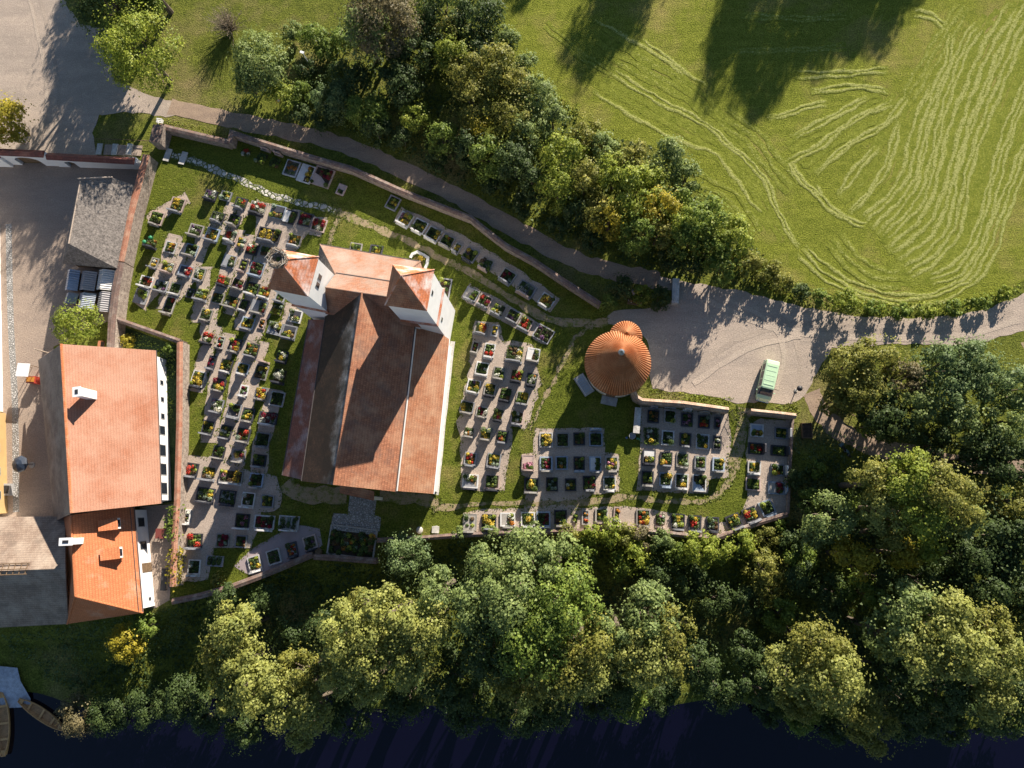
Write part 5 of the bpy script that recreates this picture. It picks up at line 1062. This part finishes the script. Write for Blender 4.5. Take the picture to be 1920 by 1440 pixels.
scatter('tall_grass', [[(935, 60), (960, 100), (1010, 150), (1090, 205), (1080, 225), (1000, 175), (945, 120)], [(1410, 470), (1450, 505), (1520, 542), (1600, 562), (1700, 568), (1800, 562), (1880, 545), (1925, 520), (1925, 545), (1870, 568), (1790, 590), (1700, 592), (1590, 588), (1500, 570), (1430, 545)]], 26, .24, LM['yg'], .05, .8, 14, 1.6)
scatter('grass_verge_tufts', [[(1222, 728), (1290, 738), (1380, 745), (1365, 764), (1290, 752), (1205, 748)], [(1450, 762), (1495, 752), (1500, 772), (1450, 770)], [(310, 222), (425, 250), (435, 238), (540, 268), (560, 280), (560, 286), (470, 258), (420, 262), (305, 236)], [(210, 70), (160, 50), (160, 40), (210, 60)]], 30, .18, LM['yg'], .02, .22, 15, 1.6)
scatter('wild_growth', [[(215, 610), (330, 650), (335, 660), (300, 664), (215, 655)], [(300, 670), (330, 665), (325, 800), (305, 800)]], 16, .24, LM['mid'], .05, .6, 16, .7)
# grass creeping over the edges of paths and gravel
rng = np.random.default_rng(21); Eg = np.repeat(np.array(EDGE), 9, 0) + rng.normal(0, .17, (len(EDGE) * 9, 3)) * np.array((1, 1, 0)); Eg[:, 2] += rng.uniform(0, .05, len(Eg))
V_, F_ = leafquads(Eg, np.tile((0, 0, 1.), (len(Eg), 1)), .17, rng, .2); tag(mesh_obj('grass_edges', V_, F_, leaf('edge_grass', (.09, .12, .015), (.18, .21, .035))), kind='stuff')
# creeper on the farmhouse garden wall
for pts, sp, lab in (([(330, 945), (322, 985), (326, 1010)], 'mid', 'green creeper spilling over the red capped wall by the terrace'), ([(328, 1030), (329, 1060), (326, 1095)], 'yellow', 'yellow green creeper hanging on the lower end of the red capped wall')):
    rng = np.random.default_rng(len(lab)); P = [G(*p, 1.6) for p in pts]; q = []
    for a, b in zip(P[:-1], P[1:]):
        for _ in range(240): p = a.lerp(b, rng.uniform()); q.append((p.x + rng.normal(0, .45), p.y + rng.normal(0, .3), 1.5 + rng.normal(0, .35)))
    V_, F_ = leafquads(np.array(q), np.tile((0, 0, 1.), (len(q), 1)), .26, rng); tag(mesh_obj('creeper', V_, F_, LM[sp]), lab, 'creeper')

# ------------------------------------------------------------------ vehicles and small things
def paint(name, c, rough=.3, metal=0, coat=.5):
    m, t, N, L, P = _nt(name); P.inputs['Base Color'].default_value = (*c, 1); P.inputs['Roughness'].default_value = rough; P.inputs['Metallic'].default_value = metal
    P.inputs['Coat Weight'].default_value = coat
    n = _noise(N, L, N.new('ShaderNodeTexCoord').outputs['Object'], 6, 3); L.new(_ramp(N, L, n, [(.3, _sub(c, .9)), (.7, c)]), P.inputs['Base Color']); return m
m_mint = paint('mint_paint', (.52, .70, .45)); m_black = paint('black_rubber', (.02, .02, .022), .8, 0, 0); m_chrome = paint('chrome', (.6, .6, .62), .2, 1, 0); m_wglass = paint('tinted_glass', (.012, .025, .06), .06, 0, .3); m_lamp = paint('lamp_glass', (.8, .8, .76), .15)
rear, front = G(1442, 684, 0), G(1427, 751, 0); ax = (front - rear).normalized(); sx = Vector((ax.y, -ax.x, 0)); LEN = 4.85; org = (rear + front) / 2 - ax * LEN / 2
e = empty('camper_van', (rear + front) / 2, 'pale mint green van with ribbed roof and dark windscreen on the gravel square', 'van')
ST = [(0, .78, .70, 1.72), (.12, .86, .74, 1.88), (.5, .90, .75, 1.95), (2.2, .90, .75, 1.97), (3.35, .90, .74, 1.94), (3.5, .90, .73, 1.90), (4.22, .88, .76, 1.20), (4.60, .82, .66, 1.05), (4.80, .70, .52, .86), (4.85, .60, .42, .70)]
def vp(x, y, z): return org + ax * x + sx * y + Vector((0, 0, z))
def ring(s):
    x, hb, ht, zt = s; zb = min(1.08, zt - .08); return [(-hb * .94, .32), (-hb, .62), (-hb, zb), (-ht, zt - .06), (-ht + .14, zt), (ht - .14, zt), (ht, zt - .06), (hb, zb), (hb, .62), (hb * .94, .32)]
RG = [[vp(s[0], y, z) for y, z in ring(s)] for s in ST]
def loft(st, cols, off=0):
    mb = MB()
    for i in st:
        for k in cols: mb.add([RG[i][k], RG[i][(k + 1) % 10], RG[i + 1][(k + 1) % 10], RG[i + 1][k]], [(0, 1, 2, 3)])
    return mb
b = loft(range(9), (0, 1, 7, 8)); b.add(RG[0], [tuple(range(10))[::-1]]); b.add(RG[9], [tuple(range(10))])
for i in (6, 7, 8):
    for k in range(2, 7): b.add([RG[i][k], RG[i][k + 1], RG[i + 1][k + 1], RG[i + 1][k]], [(0, 1, 2, 3)])
for i in (0, 1, 4): b.add([RG[i][2], RG[i][3], RG[i + 1][3], RG[i + 1][2]], [(0, 1, 2, 3)]); b.add([RG[i][6], RG[i][7], RG[i + 1][7], RG[i + 1][6]], [(0, 1, 2, 3)])
body = b.build('body', m_mint, e)
rf = loft(range(5), (3, 4, 5)).build('roof', m_mint, e, True)
mb = MB()
for x in (.75, 1.32, 1.9, 2.48, 3.0): mb.box(vp(x, 0, 1.945), .12, 1.15, .035, ax)
mb.build('roof_rib', m_mint, e)
loft((5,), (2, 3, 4, 5, 6)).build('windscreen', m_wglass, e, True)
for k in (2, 6):
    g_ = MB()
    for x0, x1 in ((.55, 1.35), (1.45, 2.35), (2.45, 3.3)):
        sd_ = -1 if k == 2 else 1
        q = [vp(x0, sd_ * .905, 1.12), vp(x1, sd_ * .905, 1.12), vp(x1 - .04, sd_ * .775, 1.82), vp(x0 + .04, sd_ * .775, 1.82)]
        g_.add(q + [p - sx * sd_ * .06 for p in q], [(0, 1, 2, 3) if k == 2 else (3, 2, 1, 0)])
    g_.build('side_window', m_wglass, e)
    loft((2, 3), (k,)).build('side_pillar', m_mint, e)
for x in (.95, 3.85):
    for s in (-1, 1):
        p = vp(x, s * .80, .33); wl_ = MB().tube([p - sx * .11, p + sx * .11], .33, 18).build('wheel', m_black, e); MB().tube([p + sx * s * .10, p + sx * s * .13], .19, 14).build('hubcap', m_chrome, wl_)
MB().box(vp(4.88, 0, .38), .12, 1.5, .2, ax).build('bumper', m_chrome, e); MB().box(vp(-.05, 0, .38), .12, 1.6, .2, ax).build('bumper', m_chrome, e)
for s in (-1, 1):
    p = vp(4.74, s * .52, .80); MB().tube([p, p + ax * .09], .12, 12).build('headlight', m_lamp, e)
    MB().box(vp(3.75, s * 1.0, 1.15), .1, .2, .18, ax).build('mirror', m_mint, e)
w0 = MB(); w0.tube([vp(4.18, -.5, 1.24), vp(3.95, .1, 1.48)], .012, 4); w0.build('wiper', m_black, e)

# motorcycle under the trees
p0, p1 = G(1573, 836, 0), G(1590, 855, 0); a = (p1 - p0).normalized(); c = (p0 + p1) / 2; sd_ = Vector((a.y, -a.x, 0)); m_bike = paint('dark_bike_paint', (.05, .10, .11), .3)
e = empty('motorcycle', c, 'dark motorcycle parked on the shaded grass beyond the corner graves', 'motorcycle')
for s in (-.72, .72):
    q = c + a * s + Vector((0, 0, .32)); P = [q + a * .26 * math.cos(t) + Vector((0, 0, .26 * math.sin(t))) for t in np.linspace(0, 2 * math.pi, 19)]; MB().tube(P, .06, 6, False).build('wheel', m_black, e)
MB().tube([c + a * .55 + Vector((0, 0, .85)), c + a * .1 + Vector((0, 0, .88)), c - a * .05 + Vector((0, 0, .75))], [.10, .17, .12], 10).build('fuel_tank', m_bike, e, True)
MB().tube([c + a * -.05 + Vector((0, 0, .78)), c - a * .5 + Vector((0, 0, .80)), c - a * .78 + Vector((0, 0, .88))], [.13, .14, .08], 8).build('seat', m_black, e, True)
MB().box(c + Vector((0, 0, .28)), .5, .32, .38, a).build('engine', m_chrome, e)
mb = MB(); mb.tube([c + a * .72 + Vector((0, 0, .32)), c + a * .52 + Vector((0, 0, .95))], .05, 6); mb.tube([c + a * .45 + sd_ * .38 + Vector((0, 0, 1.0)), c + a * .55 + Vector((0, 0, .98)), c + a * .45 - sd_ * .38 + Vector((0, 0, 1.0))], .02, 6); mb.build('handlebar', m_dark, e)
for s in (-1, 1): MB().tube([c + a * .5 + sd_ * .3 * s + Vector((0, 0, 1.18)), c + a * .52 + sd_ * .3 * s + Vector((0, 0, 1.18))], .06, 10).build('mirror', m_chrome, e)
MB().box(c - a * .85 + Vector((0, 0, .75)), .34, .5, .3, a).build('luggage_case', m_bike, e)

# lamps
b = G(588, 134, 0); e = empty('lamp_post', b, 'slim white lamp post leaning out of the shaded bushes', 'street lamp')
MB().tube([b, b + Vector((0, 0, 4.0))], [.06, .045], 8).build('post', m_white, e); MB().box(b + Vector((-.1, .1, 3.95)), .55, .3, .14, (1, -.4)).build('lamp_head', m_white, e)
b = G(1492, 732, 0); e = empty('lantern', b, 'dark standing lantern with round top at the edge of the gravel square', 'street lamp')
MB().tube([b, b + Vector((0, 0, 1.2))], [.06, .05], 8).build('post', m_dark, e); MB().lathe(b + Vector((0, 0, 1.2)), [(.1, 0), (.3, .12), (.34, .3), (.22, .42), (.05, .5)], 14).build('lamp_head', m_dark, e, True); MB().box(b, .32, .32, .14).build('base', m_flag, e)
# boats
m_boat = M('boat_wood', (.74, .42, .17), .3, 1.5, 12, .6, .3, c2=(.60, .33, .13))
def boat(p, q, wid, label):
    a = (q - p); L = a.length; a.normalize(); s = Vector((-a.y, a.x, 0)); c = (p + q) / 2; z0 = WZ - .12; e = empty('rowing_boat', (c.x, c.y, z0), label, 'boat', 'wooden boats on the river')
    n = 14; O = []; I = []
    for i in range(n + 1):
        t = i / n * 2 - 1; w_ = wid / 2 * (1 - .72 * abs(t) ** 2.3); lift = .18 * t * t
        P = c + a * (t * L / 2)
        O += [up(P - s * w_, z0 + .52 + lift), up(P - s * w_ * .72, z0 + lift), up(P + s * w_ * .72, z0 + lift), up(P + s * w_, z0 + .52 + lift)]
        k = .9 if abs(t) < .97 else .85; I += [up(P - s * (w_ - .07), z0 + .50 + lift), up(P - s * (w_ * .72 - .05), z0 + .12 + lift), up(P + s * (w_ * .72 - .05), z0 + .12 + lift), up(P + s * (w_ - .07), z0 + .50 + lift)]
    mb = MB(); F = [(i * 4 + k, i * 4 + k + 1, i * 4 + 5 + k, i * 4 + 4 + k) for i in range(n) for k in range(3)]
    mb.add(O, F + [(0, 3, 2, 1), (n * 4, n * 4 + 1, n * 4 + 2, n * 4 + 3)]); mb.build('hull', m_boat, e)
    mb = MB(); mb.add(I, [f[::-1] for f in F] + [(0, 1, 2, 3), (n * 4 + 3, n * 4 + 2, n * 4 + 1, n * 4)]); mb.build('inner_planking', M('plank_' + str(len(label)), (.60, .33, .15), .35, 2, 10, .7, .3), e)
    for sg in (-1, 1):
        mb = MB(); mb.tube([up(c + a * (t * L / 2) + s * sg * (wid / 2 * (1 - .72 * abs(t) ** 2.3) - .03), z0 + .53 + .18 * t * t) for t in np.linspace(-1, 1, 13)], .055, 5); mb.build('gunwale', m_boat, e)
    for t in (-.55, .0, .5): MB().box(up(c + a * (t * L / 2), z0 + .36), .26, wid * (1 - .72 * abs(t) ** 2.3) - .16, .04, a).build('thwart', m_boat, e)
    for t in (-.93, .93): MB().box(up(c + a * (t * L / 2), z0 + .56), L * .10, wid * .36, .04, a).build('end_deck', m_boat, e)
boat(G(4, 1298, -2.3), G(8, 1416, -2.3), 1.75, 'brown wooden boat lying upright at the very left edge of the river')
boat(G(38, 1312, -2.3), G(118, 1366, -2.3), 1.45, 'brown wooden boat half under the bushes beside the pale beach')
# courtyard things
c = G(67, 704, 0); e = empty('kiosk', c, 'white roofed stand with a red front in the courtyard', 'stand'); u_ = (G(78, 703, 0) - G(56, 702, 0)).normalized()
m_redp = paint('red_paint', (.42, .05, .03), .5)
MB().box(c + Vector((0, .3, 2.2)), 1.6, 1.7, .14, u_).build('roof', m_white, e)
for i in (-1, 1):
    for j in (-1, 1): MB().box(c + u_ * i * .65 + Vector((-u_.y, u_.x, 0)) * (j * .7 + .3), .07, .07, 2.2, u_).build('post', m_wood, e)
MB().box(c + Vector((.35, -.75, 0)), 1.25, .9, 1.2, u_).build('counter', m_redp, e); MB().box(c + Vector((.35, -.75, 1.21)), 1.0, .6, .12, u_).build('display', FM['o'], e)
c = G(60, 872, 0); e = empty('parasol', c, 'dark folded down parasol dome in the shaded courtyard', 'parasol')
MB().lathe(c, [(1.08, 2.0), (.95, 2.2), (.6, 2.42), (.25, 2.52), (.04, 2.6)], 8).build('canopy', paint('dark_canvas', (.02, .03, .05), .5, 0, .2), e); MB().tube([c, c + Vector((0, 0, 2.5))], .035, 8).build('pole', m_chrome, e); MB().tube([c + Vector((0, 0, 2.3)), c + Vector((1.9, 0, 2.25))], .05, 6).build('arm', m_dark, e); MB().lathe(c, [(.4, 0), (.4, .1), (.06, .12)], 16).build('foot', m_stone, e)
c = G(18, 918, 0); e = empty('fountain', c, 'small stone water trough at the foot of the yellow house', 'trough'); MB().box(c, 1.1, 1.5, .6).build('basin', m_stone, e); MB().box(c + Vector((0, 0, .603)), .7, 1.0, .02).build('water', m_glass, e)
c = G(47, 265, 0); e = empty('notice_board', c, 'blue grey notice board beside the courtyard gate', 'board'); MB().box(c + Vector((0, 0, 1.2)), .5, 1.3, .08, (1, .1)).build('panel', m_metal, e)
for s in (-.5, .5): MB().box(c + Vector((0, s, 0)), .07, .07, 1.2).build('post', m_wood, e)

e = empty('flower_pot', G(192, 646, 0), 'terracotta box beside the churchyard wall above the farmhouse', 'planter'); MB().box(G(192, 646, 0), .6, .8, .5).build('box', M('terracotta', (.45, .18, .09), .2, 3, 12, .8, .2), e); MB().box(G(192, 646, .5), .45, .65, .03).build('soil', m_soil, e)
e = empty('pole', G(91, 658, 0), 'pale wooden pole standing at the corner of the farmhouse', 'pole'); MB().tube([G(91, 662, 0), G(91, 662, 0) + Vector((0, 0, 2.6))], [.09, .07], 8).build('shaft', m_path, e)
# terrace
for px, w_, l_, mt, lb in (((305, 1000), 1.0, 1.2, paint('maroon_paint', (.20, .05, .04), .6, 0, 0), 'maroon square table on the shaded farmhouse terrace'), ((311, 1086), .7, 2.6, m_dark, 'long dark bench on the farmhouse terrace')):
    c = G(*px, 0); e = empty('garden_table' if w_ == 1.0 else 'garden_bench', c, lb, 'table' if w_ == 1.0 else 'bench'); MB().box(c + Vector((0, 0, .68 if w_ == 1 else .42)), w_, l_, .06).build('top', mt, e)
    for i in (-1, 1):
        for j in (-1, 1): MB().box(c + Vector((i * (w_ / 2 - .1), j * (l_ / 2 - .1), 0)), .07, .07, .68 if w_ == 1 else .42).build('leg', mt, e)
# round chapel surroundings
c = G(1095, 722, 0); u_ = (G(1107, 738, 0) - G(1086, 706, 0)).normalized()
e = empty('stone_tomb', c, 'pale grey slab tomb with blue panels leaning by the round chapel', 'tomb'); MB().box(c, 2.6, 1.35, .3, u_).build('base', m_stone, e)
for k in range(7): MB().box(c + u_ * (-.9 + .3 * k) + Vector((0, 0, .303)), .2, .9, .04, u_).build('slat', KM['B'], e)
for s in (-1, 1): MB().box(c + Vector((-u_.y, u_.x, 0)) * s * .52 + Vector((0, 0, .303)), 2.3, .08, .07, u_).build('rim', KM['W'], e)
c = G(1190, 568, 0); e = empty('flower_trough', c, 'long wooden trough with orange flowers above the round chapel', 'planter'); MB().box(c, 1.8, .55, .5, (1, -.15)).build('trough', m_wood, e)
rng = np.random.default_rng(4)
for k, n in (('o', 130), ('w', 50), ('g', 90)):
    V_, F_ = leafquads(np.array([tuple(c + Vector((1, -.15, 0)) * rng.uniform(-.8, .8) + Vector((0, rng.uniform(-.2, .2), rng.uniform(.5, .75)))) for _ in range(n)]), np.tile((0, 0, 1.), (n, 1)), .14, rng); mesh_obj('flowers' if k != 'g' else 'leaves', V_, F_, FM[k], e)
c = G(1188, 552, 0); e = empty('stone_ball', c, 'grey stone ball on a post by the lime green plant', 'ornament'); MB().lathe(c, [(.16, 0), (.14, .9)], 10).build('pedestal', m_stone, e); MB().lathe(c + Vector((0, 0, .9)), [(.05, 0), (.28, .12), (.38, .35), (.28, .6), (.05, .7)], 14).build('ball', m_stone, e, True)
c = G(1511, 808, 0); e = empty('raised_bed', c, 'wooden raised bed with dark earth outside the corner graves', 'planter')
for i, (dx, dy, w_, l_) in enumerate(((-.55, 0, .08, 1.8), (.55, 0, .08, 1.8), (0, -.86, 1.02, .08), (0, .86, 1.02, .08))): MB().box(c + Vector((dx, dy, 0)), w_, l_, .55 - .003 * i).build('board', m_wood, e)
MB().box(c, 1.01, 1.63, .42).build('earth', m_soil, e)
c = G(1582, 742, 0); e = empty('waste_bin', c, 'dark waste bin with pale lid under the olive tree', 'bin'); MB().box(c, .8, .9, 1.0, (1, .5)).build('bin', m_dark, e); MB().box(c + Vector((0, .1, 1.003)), .5, .45, .08, (1, .5)).build('lid', m_white, e)
e = empty('low_fence', G(1605, 772, 0), 'low wooden rail fence under the trees beside the lane', 'fence')
for a, b in (((1590, 738), (1581, 767)), ((1581, 767), (1620, 790)), ((1626, 778), (1646, 798))):
    A, B = G(*a, .5), G(*b, .5); mb = MB(); mb.tube([A, B], .05, 6); mb.build('rail', m_wood, e)
    for t in (0, .5, 1): q = A.lerp(B, t); MB().tube([up(q, 0), up(q, .55)], .05, 6).build('post', m_wood, e)
# iron gate between the tan walls
p, q = G(1368, 773, 0), G(1406, 775, 0); e = empty('iron_gate', (p + q) / 2, 'thin black iron gate between the two tan tile capped walls', 'gate'); a = (q - p).normalized(); o_ = Vector((-a.y, a.x, 0))
for p0, d, L in ((p, (a * .5 - o_).normalized(), (q - p).length * .5), (q, -a, (q - p).length * .5)):
    mb = MB()
    for z in (.15, .7, 1.25): mb.tube([p0 + Vector((0, 0, z)), p0 + d * L + Vector((0, 0, z))], .022, 5)
    for k in range(9): r_ = p0 + d * L * k / 8; mb.tube([up(r_, .05), up(r_, 1.35)], .014, 4)
    mb.build('gate_leaf', m_dark, e)
for r_ in (p, q): MB().tube([r_, r_ + Vector((0, 0, 1.6))], .05, 6).build('post', m_dark, e)
m_greenp = paint('green_plastic', (.02, .22, .09), .4); m_bluep = paint('blue_plastic', (.02, .10, .22), .4)
c = G(1185, 818, 0); e = empty('water_station', c, 'dark water basin with green and blue cans beside the grey stub wall', 'water basin'); MB().lathe(c, [(.38, 0), (.4, .6), (.33, .6), (.3, .45), (.02, .45)], 14).build('basin', m_stone, e)
for i, (dx, m_) in enumerate(((-.65, m_bluep), (.62, m_greenp), (.9, m_greenp))): MB().lathe(c + Vector((dx, -.2 - .1 * i, 0)), [(.14, 0), (.15, .26), (.06, .34)], 10).build('watering_can', m_, e)
for i, (x, y, lb) in enumerate(((273, 455, 'green watering can leaning at the outermost orange planted grave'), (284, 447, 'green watering can above the outermost orange planted grave'))):
    c = G(x, y, 0); e = empty('watering_can', c, lb, 'watering can', 'green watering cans'); MB().lathe(c, [(.26, 0), (.28, .36), (.12, .46)], 12).build('body', m_greenp, e); mb = MB(); mb.tube([c + Vector((.15, 0, .15)), c + Vector((.55, .15, .5))], [.05, .03], 6); mb.build('spout', m_greenp, e); mb = MB(); mb.tube([c + Vector((-.2, 0, .3)), c + Vector((-.1, 0, .6)), c + Vector((.15, 0, .5))], .025, 5); mb.build('handle', m_greenp, e)
c = G(787, 994, 0); tag(MB().lathe(c, [(.4, 0), (.42, .12), (.3, .2), (.03, .22)], 14).build('stone_disc', m_flag, None, True), 'round pale stone lying on the grass by the lower wall', 'stone')
c = G(817, 993, 0); tag(MB().prism([c + Vector(d) for d in ((-.42, -.38, 0), (.40, -.42, 0), (.44, .36, 0), (.1, .46, 0), (-.40, .40, 0))], .0, .28).build('stone_block', m_flag), 'square pale stone block lying on the grass by the lower wall', 'stone')
c = G(600, 1034, 0); e = empty('barrel', c, 'small wooden barrel at the wall end beside the planted bed', 'barrel'); MB().lathe(c, [(.36, 0), (.42, .4), (.36, .8), (.32, .8), (.3, .72), (.02, .72)], 16).build('staves', m_wood, e, True)
c = G(532, 204, 0); e = empty('road_sign', c, 'round white road sign with red rim at the lane edge', 'sign'); MB().tube([c, c + Vector((0, 0, 2.0))], .035, 6).build('post', m_chrome, e)
d = Vector((.55, -.83, 0)); MB().tube([c + Vector((0, 0, 2.0)) + d * .05, c + Vector((0, 0, 2.0)) + d * .08], .32, 20).build('rim', m_redp, e); MB().tube([c + Vector((0, 0, 2.0)) + d * .075, c + Vector((0, 0, 2.0)) + d * .09], .24, 20).build('face', m_white, e)
c = G(302, 226, 0); e = empty('stone_bench', c, 'white slatted bench end by the pillar above the steps', 'bench')
for k in range(3): MB().box(c + Vector((0, -.25 * k, .42)), .8, .12, .05, (1, -.2)).build('slat', m_white, e)
for s in (-.3, .3): MB().box(c + Vector((s, -.25, 0)), .08, .5, .42, (1, -.2)).build('leg', m_white, e)
tag(MB().ribbon([G(180, 264, 0), G(230, 265, 0), G(288, 268, 0)], .06, .5, .56).build('handrail', m_wood), 'thin handrail above the shaded stone steps', 'handrail')
